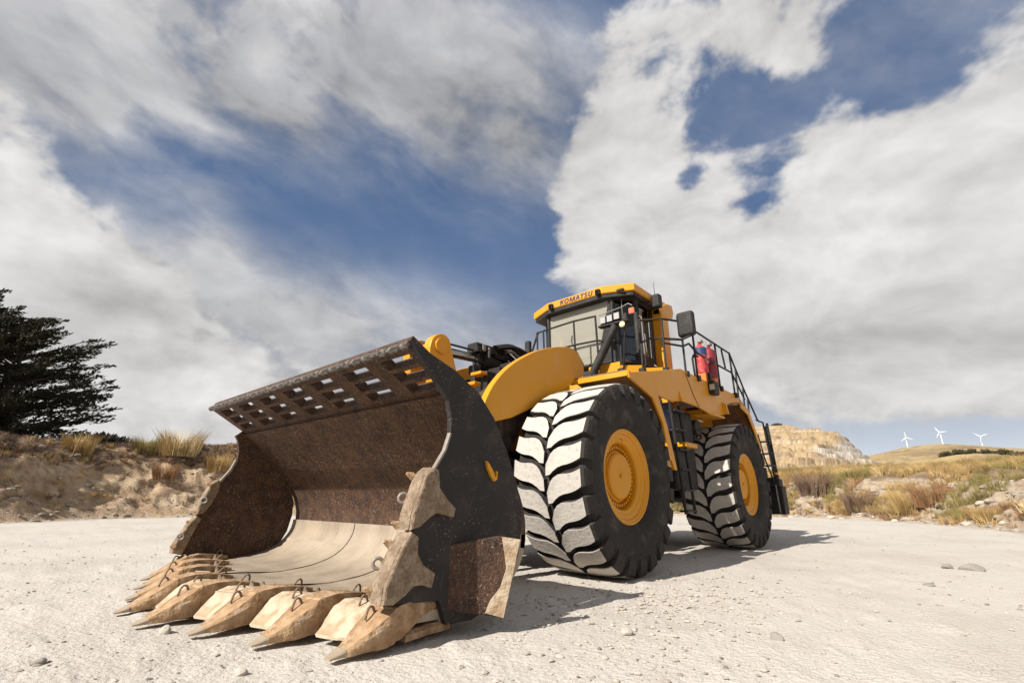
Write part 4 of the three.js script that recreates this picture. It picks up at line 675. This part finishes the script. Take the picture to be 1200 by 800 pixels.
// ---------------------------------------------------------------- lift arms, lever and cylinders
{
  // the outer web of each arm is a broad yellow hump; below and inside it runs the arm box down to the bucket, shade put into its dark colour
  const arm = smooth([[1.60, 2.02], [1.83, 2.10], [1.80, 2.24], [1.73, 2.38], [1.59, 2.58], [1.34, 2.83], [1.04, 3.04], [0.66, 3.25], [0.30, 3.39], [-0.09, 3.50], [-0.42, 3.53], [-0.62, 3.42], [-0.72, 3.22], [-0.67, 3.08]], 56).concat([[-0.06, 2.73], [0.42, 2.49], [0.88, 2.27], [1.23, 2.12]]);
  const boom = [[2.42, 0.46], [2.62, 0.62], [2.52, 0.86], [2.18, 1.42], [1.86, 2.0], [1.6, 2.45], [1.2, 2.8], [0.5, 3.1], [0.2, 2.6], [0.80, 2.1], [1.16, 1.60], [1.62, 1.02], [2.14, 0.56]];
  for (const s of [1, -1]) {
    const a = add('lift_arm', plate(arm, s > 0 ? 0.90 : -1.02, s > 0 ? 1.02 : -0.90, 0.012), M.yellow, loader, s > 0 ? 'broad curved yellow lift arm beside the front wheel' : 'yellow lift arm on the far side');
    add('arm_box', plate(boom, s > 0 ? 0.66 : -0.88, s > 0 ? 0.88 : -0.66, 0.02), M.shadeBrown, a, 'lower box of the lift arm with shade put into its dark colour');
    const cx = s * 0.80; for (const [z, y, r] of [[2.42, 0.62, 0.13]]) add('pin', rod([cx - 0.16, y, z], [cx + 0.16, y, z], r, r, 20), M.yellow, a);
    add('lift_cylinder', mergeGeometries([rod([s * 0.62, 1.25, -0.9], [s * 0.62, 1.6, 0.7], 0.15), rod([s * 0.62, 1.6, 0.7], [s * 0.62, 1.82, 1.35], 0.08)]), M.black, loader);
  }
  add('cross_tube', rod([-0.8, 2.22, 1.35], [0.8, 2.22, 1.35], 0.24, 0.24, 24), M.yellow, loader, 'yellow cross tube between the lift arms');
  const lever = smooth([[2.19, 2.86], [2.215, 3.10], [2.17, 3.25], [2.07, 3.34], [1.95, 3.36], [1.85, 3.30], [1.795, 3.15], [1.68, 2.84], [1.52, 2.45], [1.42, 2.2], [1.50, 2.0], [1.70, 1.70], [1.92, 1.30], [2.10, 1.16], [2.26, 1.24], [2.24, 1.45], [2.10, 1.85], [2.06, 2.3]], 70);
  const tl = add('tilt_lever', mergeGeometries([plate(lever, 0.14, 0.30, 0.012), plate(lever.map(([z, y]) => [z, y]), -0.34, -0.18, 0.012)]), M.yellow, loader, 'upright yellow tilt lever above the bucket');
  add('pin', rod([-0.40, 3.16, 2.01], [0.33, 3.16, 2.01], 0.115, 0.115, 24), M.yellow, tl); add('pin_cap', rod([-0.43, 3.2, 2.0], [-0.36, 3.2, 2.0], 0.165, 0.165, 20), M.paleClay, tl); add('pin_cap', rod([0.29, 3.17, 2.005], [0.315, 3.17, 2.005], 0.125, 0.115, 24), M.yellow, tl);
  add('bucket_link', mergeGeometries([box(0, 1.3, 2.3, 0.2, 0.22, 0.3, 0.08)]), M.yellow, loader);
  const tc = add('tilt_cylinder', mergeGeometries([rod([-0.02, 3.24, 0.80], [-0.02, 2.96, -0.9], 0.14, 0.14, 20), rod([-0.02, 3.25, 0.90], [-0.02, 3.23, 0.72], 0.165, 0.165, 20)]), M.black, loader, 'black tilt cylinder behind the lever');
  add('piston_rod', mergeGeometries([rod([-0.02, 3.19, 1.95], [-0.02, 3.25, 0.85], 0.062, 0.062, 18)]), M.chrome, tc); add('rod_eye', rod([-0.15, 3.19, 1.98], [0.12, 3.19, 1.98], 0.13, 0.13, 18), M.black, tc); for (const [x, y] of [[-0.10, 3.34], [0.08, 3.35], [0.10, 3.17]]) add('steel_pipe', rod([x, y - 0.03, 1.82], [x, y, 0.9], 0.018, 0.018, 8), M.black, tc);
  const vb = add('valve_block', mergeGeometries([box(0.02, 3.43, 0.88, 0.24, 0.12, 0.48, 0.03), box(0.05, 3.35, 1.08, 0.26, 0.09, 0.12, 0.02), box(0.06, 3.37, 0.80, 0.26, 0.10, 0.10, 0.02), box(0.0, 3.36, 0.46, 0.2, 0.10, 0.36, 0.03), box(0.04, 3.02, 1.06, 0.16, 0.16, 0.16, 0.03), rod([0.04, 3.35, 1.0], [0.04, 2.85, 0.98], 0.05)]), M.black, loader, 'dark hydraulic block on top of the tilt cylinder');
  add('grease_patch', mergeGeometries([box(0.175, 3.40, 0.98, 0.02, 0.12, 0.07, 0.008), box(0.175, 3.34, 0.86, 0.02, 0.18, 0.04, 0.008)]), M.steelPale, vb);
  const hr = rng(12);
  for (let i = 0; i < 9; i++) { const x = -0.28 + i * 0.08, y = 3.44 + 0.05 * hr(); add('hydraulic_hose', hose([[x * 0.6, y, 0.70], [x, y + 0.04 + 0.05 * hr(), 0.42], [x * 1.2, y - 0.04, 0.12], [x * 1.3 + 0.05, 3.25 - 0.1 * hr(), -0.22], [x * 1.4, 3.0, -0.6], [x * 1.4, 2.6, -0.9]], 0.03, 24, 7), M.hose, loader); }
  add('pipe', hose([[0.25, 3.42, 0.52], [0.27, 3.44, 0.40], [0.29, 3.36, 0.22], [0.32, 3.2, 0.08], [0.33, 3.0, 0.02]], 0.032, 20, 8), M.steelPale, loader, 'bare metal pipe beside the hoses');
  add('pipe', hose([[-0.6, 3.25, 0.1], [-0.6, 3.45, -0.15], [-0.55, 3.5, -0.5], [-0.5, 3.4, -0.8], [-0.5, 3.0, -0.9]], 0.025, 20, 8), M.black, loader);
  // front frame
  for (const s of [1, -1]) add('frame_tower', plate([[1.05, 1.0], [1.15, 2.0], [0.75, 2.72], [0.1, 3.05], [-0.75, 3.42], [-1.0, 3.2], [-1.1, 1.0]], s > 0 ? 0.42 : -0.50, s > 0 ? 0.50 : -0.42, 0.01), M.yellow, loader, 'yellow upright of the front frame');
  add('frame_floor', box(0, 1.15, -0.2, 0.98, 0.5, 2.7, 0.04), M.black, loader);
  add('frame_guard', mergeGeometries([box(0.05, 2.82, 0.78, 0.7, 0.5, 0.12, 0.02), box(0.1, 2.98, 0.2, 0.62, 0.40, 0.9, 0.03)]), M.black, loader, 'black guard below the tilt cylinder');
  for (const [y, z, w] of [[2.80, 1.45, 0.16], [2.62, 1.58, 0.14], [2.45, 1.66, 0.2]]) add('step', box(0.55, y, z, 0.22, 0.05, w, 0.012), M.yellow, loader, 'small yellow step beside the tilt lever');
  add('headlamp_bracket', box(0.62, 2.6, 1.3, 0.1, 0.5, 0.2, 0.02), M.black, loader);
  add('axle', mergeGeometries([rod([-1.3, WY, 0], [1.3, WY, 0], 0.30, 0.30, 20), box(0, WY, 0, 0.8, 0.75, 0.8, 0.2)]), M.black, loader, 'front axle');
  add('axle', mergeGeometries([rod([-1.3, WY, -WHEELBASE], [1.3, WY, -WHEELBASE], 0.30, 0.30, 20), box(0, WY, -WHEELBASE, 0.8, 0.75, 0.8, 0.2)]), M.black, loader, 'rear axle');
}

// ---------------------------------------------------------------- rear frame, platform, fenders
{
  add('rear_frame', mergeGeometries([box(0, 1.45, -5.2, 1.1, 0.9, 7.0, 0.05), box(0, 1.6, -1.7, 0.8, 0.7, 1.0, 0.05)]), M.black, loader, 'black rear frame between the rear wheels');
  add('engine_hood', mergeGeometries([box(0, 2.85, -6.2, 2.2, 1.9, 4.3, 0.06)]), M.yellow, loader, 'yellow engine hood behind the cab');
  add('counterweight', plate([[-8.2, 0.9], [-8.9, 1.2], [-9.0, 2.4], [-8.3, 2.7], [-7.6, 2.2], [-7.6, 1.1]], -1.5, 1.5, 0.04), M.black, loader, 'black counterweight at the rear');
  const deckP = [[-1.14, -1.86], [1.14, -1.86], [1.46, -2.13], [1.82, -2.36], [1.99, -2.89], [1.99, -6.1], [-1.99, -6.1], [-1.99, -2.89], [-1.82, -2.36], [-1.46, -2.13]];
  add('platform', slab(deckP, 3.33, 3.40, 0.006), M.yellow, loader, 'yellow platform round the cab');
  // front faces of the platform, each a folded plate
  const face = (a, b, y0, y1, th = 0.03) => { const l = Math.hypot(b[0] - a[0], b[1] - a[1]), g = new RoundedBoxGeometry(l, y1 - y0, th, 2, 0.008); g.rotateY(-Math.atan2(b[1] - a[1], b[0] - a[0])); g.translate((a[0] + b[0]) / 2, (y0 + y1) / 2, (a[1] + b[1]) / 2); return flat(g); };
  add('platform_front', face([0.42, -1.84], [1.14, -1.84], 3.10, 3.58), M.yellow, loader, 'sunlit yellow front panel of the platform');
  add('platform_front', face([1.14, -1.84], [1.46, -2.11], 3.10, 3.50), M.yellow, loader); add('platform_front', face([1.46, -2.11], [1.83, -2.34], 3.12, 3.44), M.yellow, loader); add('platform_front', face([1.83, -2.34], [2.02, -2.87], 3.15, 3.42), M.yellow, loader);
  add('platform_front', face([-1.2, -1.84], [0.42, -1.84], 3.10, 3.44), M.yellow, loader);
  // left side skirt
  const sk = add('side_skirt', plate([[-0.48, 2.95], [-1.6, 3.20], [-2.55, 3.42], [-3.3, 3.41], [-5.92, 3.40], [-6.30, 3.24], [-5.06, 3.06], [-4.74, 2.79], [-4.03, 2.68], [-3.66, 2.73], [-3.22, 2.77], [-2.79, 2.77], [-2.47, 2.77], [-2.0, 2.70], [-1.69, 2.71], [-1.39, 2.73]], 2.0, 2.045, 0.008), M.yellow, loader, 'yellow side skirt below the left handrail');
  add('skirt_seam', pipe([[2.049, 3.38, -2.75], [2.049, 2.98, -3.05], [2.049, 2.76, -3.3]], 0.006, 5), M.black, sk);
  add('gusset', front([[1.62, 2.76], [2.10, 2.76], [2.05, 2.95], [1.80, 3.0]], -2.40, -2.36, 0.006), M.yellow, sk, 'sunlit gusset under the skirt');
  add('gusset', front([[1.55, 2.80], [2.15, 2.80], [2.12, 3.02], [2.0, 3.10], [1.65, 3.08]], -4.78, -4.72, 0.006), M.yellow, sk, 'sunlit gusset before the rear fender');
  add('skirt_foot', box(1.85, 2.72, -4.35, 0.42, 0.05, 0.75, 0.012), M.yellow, sk);
  add('side_skirt', plate([[-1.2, 3.2], [-2.55, 3.40], [-5.9, 3.40], [-6.3, 3.2], [-4.7, 2.8], [-2.0, 2.8]], -2.045, -2.0, 0.008), M.yellow, loader, 'yellow side skirt on the far side');
  // front fender: bent sheet and its outer flange
  for (const s of [1, -1]) {
    const f = add('front_fender', sheet([[-0.42, 2.965], [-1.36, 2.735], [-1.66, 2.20], [-1.89, 1.50]], 0.035, s > 0 ? 0.95 : -2.02, s > 0 ? 2.02 : -0.95), M.brownYellow, loader, s > 0 ? 'brown-blotched yellow front fender over the near wheel' : 'yellow front fender on the far side');
    add('flange', plate([[-0.40, 2.972], [-1.39, 2.745], [-1.68, 2.21], [-1.91, 1.48], [-1.80, 1.48], [-1.60, 1.83], [-1.50, 2.26], [-1.20, 2.64], [-0.42, 2.86]], s > 0 ? 2.02 : -2.06, s > 0 ? 2.06 : -2.02, 0.006), M.yellow, f);
    add('front_lip', box(s * 1.49, 2.925, -0.41, 1.10, 0.085, 0.03, 0.008), M.yellow, f);
    const r = add('rear_fender', sheet(smooth([[-4.95, 3.0], [-5.4, 3.12], [-5.98, 3.20], [-6.48, 3.12], [-6.8, 2.72], [-7.12, 2.20]], 18), 0.03, s > 0 ? 0.95 : -2.06, s > 0 ? 2.06 : -0.95), M.brownYellow, loader, s > 0 ? 'brown-blotched yellow rear fender over the near wheel' : 'yellow rear fender on the far side');
    add('flange', plate([[-5.9, 3.215], [-6.49, 3.135], [-6.82, 2.73], [-7.14, 2.19], [-7.04, 2.18], [-6.72, 2.6], [-6.40, 2.98], [-5.9, 3.10]], s > 0 ? 2.06 : -2.09, s > 0 ? 2.09 : -2.06, 0.005), M.yellow, r);
  }
  // between the wheels: tank, ladder, step
  add('fuel_tank', mergeGeometries([box(1.35, 1.95, -3.15, 0.75, 1.55, 1.05, 0.06)]), M.black, loader, 'black tank between the wheels');
  add('hydraulic_tank', box(1.45, 2.55, -2.45, 0.5, 0.62, 0.5, 0.05), M.blue, loader, 'dark blue tank under the platform');
  const ld = add('side_ladder', mergeGeometries([pipe([[1.86, 2.8, -2.30], [1.90, 1.25, -2.42], [1.90, 0.75, -2.46]], 0.03), pipe([[1.86, 2.8, -2.72], [1.90, 1.25, -2.84], [1.90, 0.75, -2.88]], 0.03)]), M.black, loader, 'black ladder between the wheels');
  for (let i = 0; i < 6; i++) add('rung', box(1.87, 0.80 + i * 0.36, -2.66 + i * 0.022, 0.16, 0.035, 0.42, 0.01), M.black, ld);
  add('step', box(1.86, 1.99, -2.93, 0.2, 0.09, 0.56, 0.02), M.yellow, loader, 'yellow step between the wheels');
  add('air_tank', rod([1.2, 2.45, -3.9], [1.75, 2.45, -3.9], 0.16, 0.16, 16), M.black, loader);
  for (const y of [2.3, 2.5]) add('hydraulic_hose', hose([[1.6, y, -3.6], [1.75, y - 0.1, -3.9], [1.6, y + 0.05, -4.3], [1.3, y - 0.1, -4.5]], 0.022, 16, 6), M.hose, loader);
  add('marker', box(1.72, 2.62, -4.15, 0.02, 0.02, 0.3, 0.004), M.white, loader);
}
// ---------------------------------------------------------------- cab
{
  const cab = group('cab', loader); cab.userData.label = 'glazed operator cab with a yellow roof';
  const Y0 = 3.41, Y1 = 5.17, F = -2.2, R = -3.85;
  const plan = [[-0.86, F], [0.86, F], [1.2, -2.62], [1.2, R], [-1.2, R], [-1.2, -2.62]];
  add('cab_floor', slab(plan, Y0, Y0 + 0.28, 0.01), M.black, cab);
  // posts at each corner, and sills and heads between them
  const posts = plan.map(([x, z], i) => rod([x * 0.985, Y0 + 0.2, z * 0.995], [x * 0.985, Y1, z * 0.995], i < 2 ? 0.05 : 0.065, i < 2 ? 0.05 : 0.065, 10));
  posts.forEach((g) => add('post', g, M.black, cab));
  add('head_rail', pipe([...plan, plan[0]].map(([x, z]) => [x * 0.985, Y1 - 0.03, z * 0.995]), 0.06, 8), M.black, cab);
  add('sill', pipe([...plan, plan[0]].map(([x, z]) => [x * 0.985, Y0 + 0.30, z * 0.995]), 0.055, 8), M.black, cab);
  const pane = (a, b, y0, y1, m, label) => { const l = Math.hypot(b[0] - a[0], b[1] - a[1]), g = new THREE.BoxGeometry(l - 0.06, y1 - y0, 0.008); g.rotateY(-Math.atan2(b[1] - a[1], b[0] - a[0])); g.translate((a[0] + b[0]) / 2 * 0.985, (y0 + y1) / 2, (a[1] + b[1]) / 2 * 0.995); add('window', flat(g), m, cab, label); };
  pane(plan[0], plan[1], Y0 + 0.32, Y1 - 0.08, M.dustyGlass, 'pale dusty windscreen');
  pane(plan[1], plan[2], Y0 + 0.32, Y1 - 0.08, M.tint, 'dark corner window'); pane(plan[2], [1.2, -3.2], Y0 + 0.05, Y1 - 0.08, M.tint, 'dark door window'); pane([1.2, -3.2], plan[3], Y0 + 0.4, Y1 - 0.08, M.tint, 'dark rear side window');
  pane(plan[3], plan[4], Y0 + 0.45, Y1 - 0.08, M.glass, 'rear window'); pane(plan[4], plan[5], Y0 + 0.32, Y1 - 0.08, M.glass, 'far side window'); pane(plan[5], plan[0], Y0 + 0.32, Y1 - 0.08, M.glass, 'far corner window');
  add('corner_panel', front([[0.86, Y0 + 0.25], [0.86, Y1 - 0.02], [0.80, Y1 - 0.06], [0.42, Y0 + 0.25]], F + 0.03, F + 0.05, 0.004), M.black, cab, 'black panel at the windscreen corner');
  add('door', face2([1.205, -2.68], [1.205, -3.2], Y0 + 0.02, Y0 + 0.5), M.black, cab, 'lower black panel of the cab door');
  function face2(a, b, y0, y1) { const l = Math.hypot(b[0] - a[0], b[1] - a[1]), g = new RoundedBoxGeometry(l, y1 - y0, 0.03, 2, 0.008); g.rotateY(-Math.atan2(b[1] - a[1], b[0] - a[0])); g.translate((a[0] + b[0]) / 2, (y0 + y1) / 2, (a[1] + b[1]) / 2); return flat(g); }
  add('door_handle', pipe([[1.235, 3.95, -2.78], [1.27, 3.98, -2.78], [1.27, 4.35, -2.76], [1.235, 4.38, -2.76]], 0.012, 6), M.steelPale, cab);
  add('grab_rail', pipe([[1.22, 3.6, -2.64], [1.30, 3.65, -2.62], [1.30, 4.7, -2.60], [1.22, 4.75, -2.62]], 0.012, 6), M.steelPale, cab);
  add('headliner', slab(plan.map(([x, z]) => [x * 0.96, z * 0.995]), Y1 - 0.05, Y1 - 0.02, 0.004), M.liner, cab);
  add('seat', mergeGeometries([box(0, 3.95, -3.05, 0.55, 0.16, 0.55, 0.06), box(0, 4.32, -3.32, 0.52, 0.66, 0.14, 0.06), box(0, 4.76, -3.34, 0.28, 0.2, 0.1, 0.04), box(0, 3.8, -3.05, 0.3, 0.25, 0.3, 0.03)]), M.black, cab, 'black operator seat');
  add('dashboard', mergeGeometries([box(0.15, 3.85, -2.42, 0.8, 0.30, 0.2, 0.05), rod([0.1, 3.9, -2.5], [0.1, 4.2, -2.68], 0.03)]), M.black, cab);
  const wheelG = new THREE.TorusGeometry(0.2, 0.018, 8, 28); wheelG.rotateX(-1.0); wheelG.translate(0.1, 4.22, -2.7); add('steering_wheel', flat(wheelG), M.black, cab);
  add('wiper', pipe([[0.1, 3.72, F + 0.03], [-0.22, 4.35, F + 0.02], [-0.2, 4.5, F + 0.02]], 0.012, 6), M.black, cab);
  add('sun_blind', box(-0.52, 4.45, -3.72, 0.5, 0.7, 0.02, 0.01), M.white, cab, 'pale blind inside the cab');
  // roof: yellow cap with cut corners over a black visor
  const rp = [[-0.74, -1.98], [0.76, -1.98], [1.36, -2.26], [1.36, -3.98], [-1.36, -3.98], [-1.36, -2.26]];
  add('visor', slab(rp.map(([x, z]) => [x * 0.97, z + 0.03 * Math.sign(-3 - z) * -1 - 0.05]), 5.10, 5.20, 0.006), M.black, cab, 'black underside of the roof');
  const roof = add('roof', slab(rp, 5.19, 5.365, 0.025), M.yellow, cab, 'yellow cab roof');
  add('roof_top', slab(rp.map(([x, z]) => [x * 0.88, -2.98 + (z + 2.98) * 0.86]), 5.36, 5.40, 0.01), M.yellow, cab);
  const font = await new FontLoader().loadAsync('fonts/droid/droid_sans_bold.typeface.json');
  const tg = new TextGeometry('KOMATSU', { font, size: 0.112, depth: 0.006, curveSegments: 4 }); tg.computeBoundingBox(); const tw = tg.boundingBox.max.x - tg.boundingBox.min.x; tg.translate(-tg.boundingBox.min.x, 0, 0); tg.scale(0.86 / tw, 1, 1); tg.applyMatrix4(new THREE.Matrix4().makeShear(0, 0, 0.16, 0, 0, 0)); tg.translate(-0.36, 5.218, -1.979); add('lettering', flat(tg), M.navy, cab, 'dark blue maker name on the roof front');
  for (const x of [-0.60, 0.66]) { add('roof_lamp', box(x, 5.235, -1.95, 0.11, 0.12, 0.08, 0.015), M.black, cab); add('lamp_lens', box(x, 5.235, -1.907, 0.085, 0.09, 0.008, 0.003), M.tint, cab); }
  add('roof_lamp', box(1.10, 5.22, -2.13, 0.16, 0.05, 0.06, 0.01), M.black, cab);
  // rollover post and its curved bracket
  for (const s of [1, -1]) { add('rollover_post', box(s * 1.30, 4.25, -3.55, 0.24, 1.75, 0.36, 0.04), M.yellow, cab, s > 0 ? 'yellow rollover post at the cab door' : 'yellow rollover post on the far side'); add('post_bracket', plate([[-3.34, 4.95], [-3.34, 5.12], [-3.70, 5.30], [-3.98, 5.34], [-4.04, 5.16], [-3.94, 4.98], [-3.74, 4.9]], s > 0 ? 1.375 : -1.43, s > 0 ? 1.43 : -1.375, 0.015), M.yellow, cab); add('post_cap', box(s * 1.30, 5.10, -3.62, 0.2, 0.3, 0.5, 0.03), M.yellow, cab); }
  add('camera_box', box(1.48, 5.14, -3.05, 0.20, 0.32, 0.18, 0.05), M.black, cab, 'black box on the roof side');
  add('antenna', rod([1.45, 5.3, -3.05], [1.43, 5.62, -3.08], 0.008, 0.005, 5), M.black, cab);
  add('antenna', rod([1.02, 4.6, -2.30], [1.02, 5.14, -2.30], 0.007, 0.007, 5), M.steelPale, cab);
}
// ---------------------------------------------------------------- handrails, lamps, mirrors, ladder, bottles
{
  const D = 3.40, T = 4.47, MID = 3.97, r = 0.022;
  const rail = (pts, label) => add('handrail', pipe(pts, r, 8), M.black, loader, label);
  rail([[-1.14, 3.45, -1.80], [-0.98, 4.2, -1.72], [-0.78, T + 0.1, -1.68], [0.2, T + 0.13, -1.66], [0.74, T + 0.11, -1.66], [0.76, 3.45, -1.68]], 'handrail across the front of the cab');
  rail([[-1.02, MID + 0.1, -1.72], [0.2, MID + 0.1, -1.66], [0.76, MID + 0.08, -1.66], [1.14, MID, -1.86]]);
  for (const x of [-0.80, -0.62, 0.2]) add('handrail_post', rod([x, 3.4, -1.70], [x, T + 0.11, -1.67], r * 0.9, r * 0.9, 8), M.black, loader);
  const P = [[1.14, -1.88], [1.46, -2.13], [1.82, -2.38], [2.0, -2.90], [2.03, -3.42], [2.03, -4.74], [2.03, -5.74]];
  P.forEach(([x, z], i) => { const top = i === 0 ? T + 0.02 : T; add('handrail_post', rod([x + 0.01, i > 3 ? D - 0.03 : D - 0.05, z], [x, top, z - 0.03], r * 1.05, r * 1.05, 8), M.black, loader); add('post_foot', box(x + 0.01, D - 0.02, z + (i < 3 ? 0.03 : 0), 0.13, 0.12, 0.10, 0.02), M.black, loader); });
  rail([[1.46, T - 0.02, -2.16], [1.82, T, -2.41], [1.98, T + 0.02, -2.80], [2.0, T + 0.02, -3.14], [2.03, T, -3.45], [2.03, T - 0.02, -5.76], [2.03, 3.62, -6.60], [2.03, 2.98, -7.36], [2.03, 2.95, -7.5]], 'long black handrail down the left side');
  rail([[1.46, MID, -2.15], [1.60, MID + 0.08, -2.24], [1.78, MID + 0.08, -2.36], [1.83, MID - 0.1, -2.4]]);
  rail([[1.84, MID - 0.02, -2.42], [2.0, MID, -2.92], [2.02, MID + 0.12, -3.2], [2.03, MID, -3.6], [2.03, MID - 0.02, -4.62], [2.03, MID - 0.02, -5.75], [2.03, 3.40, -6.50]]);
  rail([[2.03, T - 0.02, -5.25], [2.0, T - 0.05, -5.30], [2.0, 4.0, -5.42]]); rail([[2.0, 3.40, -3.40], [2.0, 3.80, -3.36], [2.0, 3.9, -3.45], [2.0, 3.92, -3.7]]);
  for (const [y0, y1, z0, z1] of [[3.30, 4.10, -6.02, -6.08], [3.02, 3.72, -6.38, -6.48], [2.88, 3.45, -6.66, -6.76]]) add('handrail_post', rod([2.03, y0, z0], [2.03, y1, z1], r, r, 8), M.black, loader);
  rail([[2.03, 3.35, -6.02], [2.03, 2.52, -6.98], [2.03, 2.2, -7.3]]);
  // rear ladder with its hanging steps
  const lad = add('rear_ladder', mergeGeometries([pipe([[2.0, 2.98, -7.36], [2.0, 2.98, -7.95], [2.0, 1.5, -8.25]], 0.022, 8), pipe([[2.0, 2.9, -8.10], [2.0, 1.52, -8.40], [2.0, 1.2, -8.45]], 0.03, 8), pipe([[1.98, 3.02, -8.42], [1.98, 1.45, -8.66]], 0.035, 8), pipe([[2.0, 2.6, -7.3], [2.0, 2.0, -7.6], [2.0, 1.4, -8.2]], 0.02, 8)]), M.black, loader, 'black rear access ladder');
  for (let i = 0; i < 4; i++) add('rung', box(1.9, 2.5 - i * 0.32, -8.25 - i * 0.05, 0.3, 0.03, 0.30, 0.01), M.black, lad);
  add('ladder_box', mergeGeometries([box(1.92, 0.98, -8.50, 0.42, 0.72, 0.42, 0.03), box(1.92, 1.42, -8.35, 0.40, 0.2, 0.35, 0.03)]), M.black, lad, 'hanging bottom steps of the ladder');
  add('ladder_stay', rod([2.02, 1.36, -8.16], [2.02, 0.66, -8.22], 0.018, 0.018, 6), M.steelPale, lad);
  add('rear_marker', box(2.0, 1.66, -8.45, 0.06, 0.06, 0.25, 0.01), M.orange, lad);
  // lamp post in front of the cab
  const post = add('lamp_post', mergeGeometries([rod([0.58, 3.30, -1.64], [1.16, 4.30, -1.72], 0.085, 0.085, 16), box(0.56, 3.34, -1.66, 0.3, 0.2, 0.16, 0.03), box(1.12, 4.34, -1.74, 0.68, 0.04, 0.14, 0.01)]), M.black, loader, 'leaning black post carrying a row of lamps');
  for (const [x, y] of [[0.90, 4.455], [1.055, 4.46], [1.215, 4.475]]) { add('lamp_housing', box(x, y, -1.735, 0.145, 0.165, 0.11, 0.02), M.black, post); add('lamp_lens', box(x, y, -1.677, 0.118, 0.135, 0.012, 0.004), M.lens, post); }
  add('lamp_guard', pipe([[0.82, 4.57, -1.66], [1.35, 4.62, -1.66], [1.5, 4.66, -1.66], [1.58, 4.6, -1.66]], 0.01, 6), M.steelPale, post);
  add('lamp_lens', box(1.56, 4.49, -1.66, 0.115, 0.125, 0.05, 0.02), M.lensRed, post, 'red lamp'); add('lamp_housing', box(1.37, 4.43, -1.73, 0.12, 0.14, 0.09, 0.02), M.black, post);
  add('lamp_lens', (() => { const g = new THREE.SphereGeometry(0.062, 18, 12); g.scale(1, 1, 0.5); g.translate(1.34, 4.26, -1.655); return flat(g); })(), M.lensAmber, post, 'round yellowish lamp');
  add('lamp_stay', rod([1.36, 4.2, -1.72], [1.2, 3.42, -1.86], 0.018, 0.018, 6), M.black, post);
  // mirrors
  const mir = add('mirror', box(2.17, 4.37, -2.78, 0.35, 0.52, 0.16, 0.06), M.black, loader, 'large black wing mirror on the left handrail'); add('bracket', mergeGeometries([pipe([[1.98, T + 0.07, -2.80], [2.2, T + 0.12, -2.78]], 0.025, 8), pipe([[1.82, 4.05, -2.42], [2.05, 4.06, -2.75], [2.28, 4.12, -2.76]], 0.025, 8)]), M.black, mir);
  const m2 = add('mirror', box(-1.42, 4.40, -2.1, 0.16, 0.42, 0.12, 0.05), M.black, loader, 'small black mirror on the far side'); add('bracket', pipe([[-1.42, 4.2, -2.1], [-1.40, 3.45, -2.1]], 0.022, 8), M.black, m2);
  rail([[-1.4, 3.5, -2.1], [-1.9, 3.95, -1.9], [-2.0, 3.9, -2.2], [-2.0, 3.4, -2.3]]);
  // red bottles of the fire system and the work lamp below them
  for (const [z, m, h, l] of [[-4.06, M.red, 0.66, 'bright red cylinder behind the handrail'], [-4.62, M.maroon, 0.72, 'dark red cylinder behind the handrail']]) {
    const b = add('fire_bottle', (() => { const g = new THREE.LatheGeometry([[0, 0], [0.10, 0.0], [0.13, 0.03], [0.13, h - 0.10], [0.11, h - 0.04], [0.05, h], [0.04, h + 0.05], [0, h + 0.05]].map(([a, c]) => new THREE.Vector2(a, c)), 24); g.translate(1.93, 3.60, z); return flat(g); })(), m, loader, l);
    add('valve', mergeGeometries([rod([1.93, 3.6 + h, z], [1.93, 3.74 + h, z], 0.03), box(1.96, 3.70 + h, z, 0.08, 0.06, 0.14, 0.01)]), M.steelPale, b);
    add('band', (() => { const g = new THREE.CylinderGeometry(0.134, 0.134, 0.16, 24, 1, true); g.translate(1.93, 3.60 + h * 0.78, z); return flat(g); })(), z > -4.3 ? M.blue : M.maroon, b);
    add('stand', box(1.93, 3.50, z, 0.2, 0.22, 0.22, 0.02), M.orange, b);
  }
  const wl = add('work_lamp', box(2.10, 3.28, -4.10, 0.16, 0.30, 0.30, 0.04), M.black, loader, 'black work lamp on the side skirt'); add('lamp_lens', box(2.13, 3.28, -3.945, 0.10, 0.12, 0.012, 0.004), M.lens, wl); add('bracket', box(2.06, 3.5, -4.10, 0.05, 0.25, 0.12, 0.01), M.black, wl);
}

renderer.render(scene, camera);
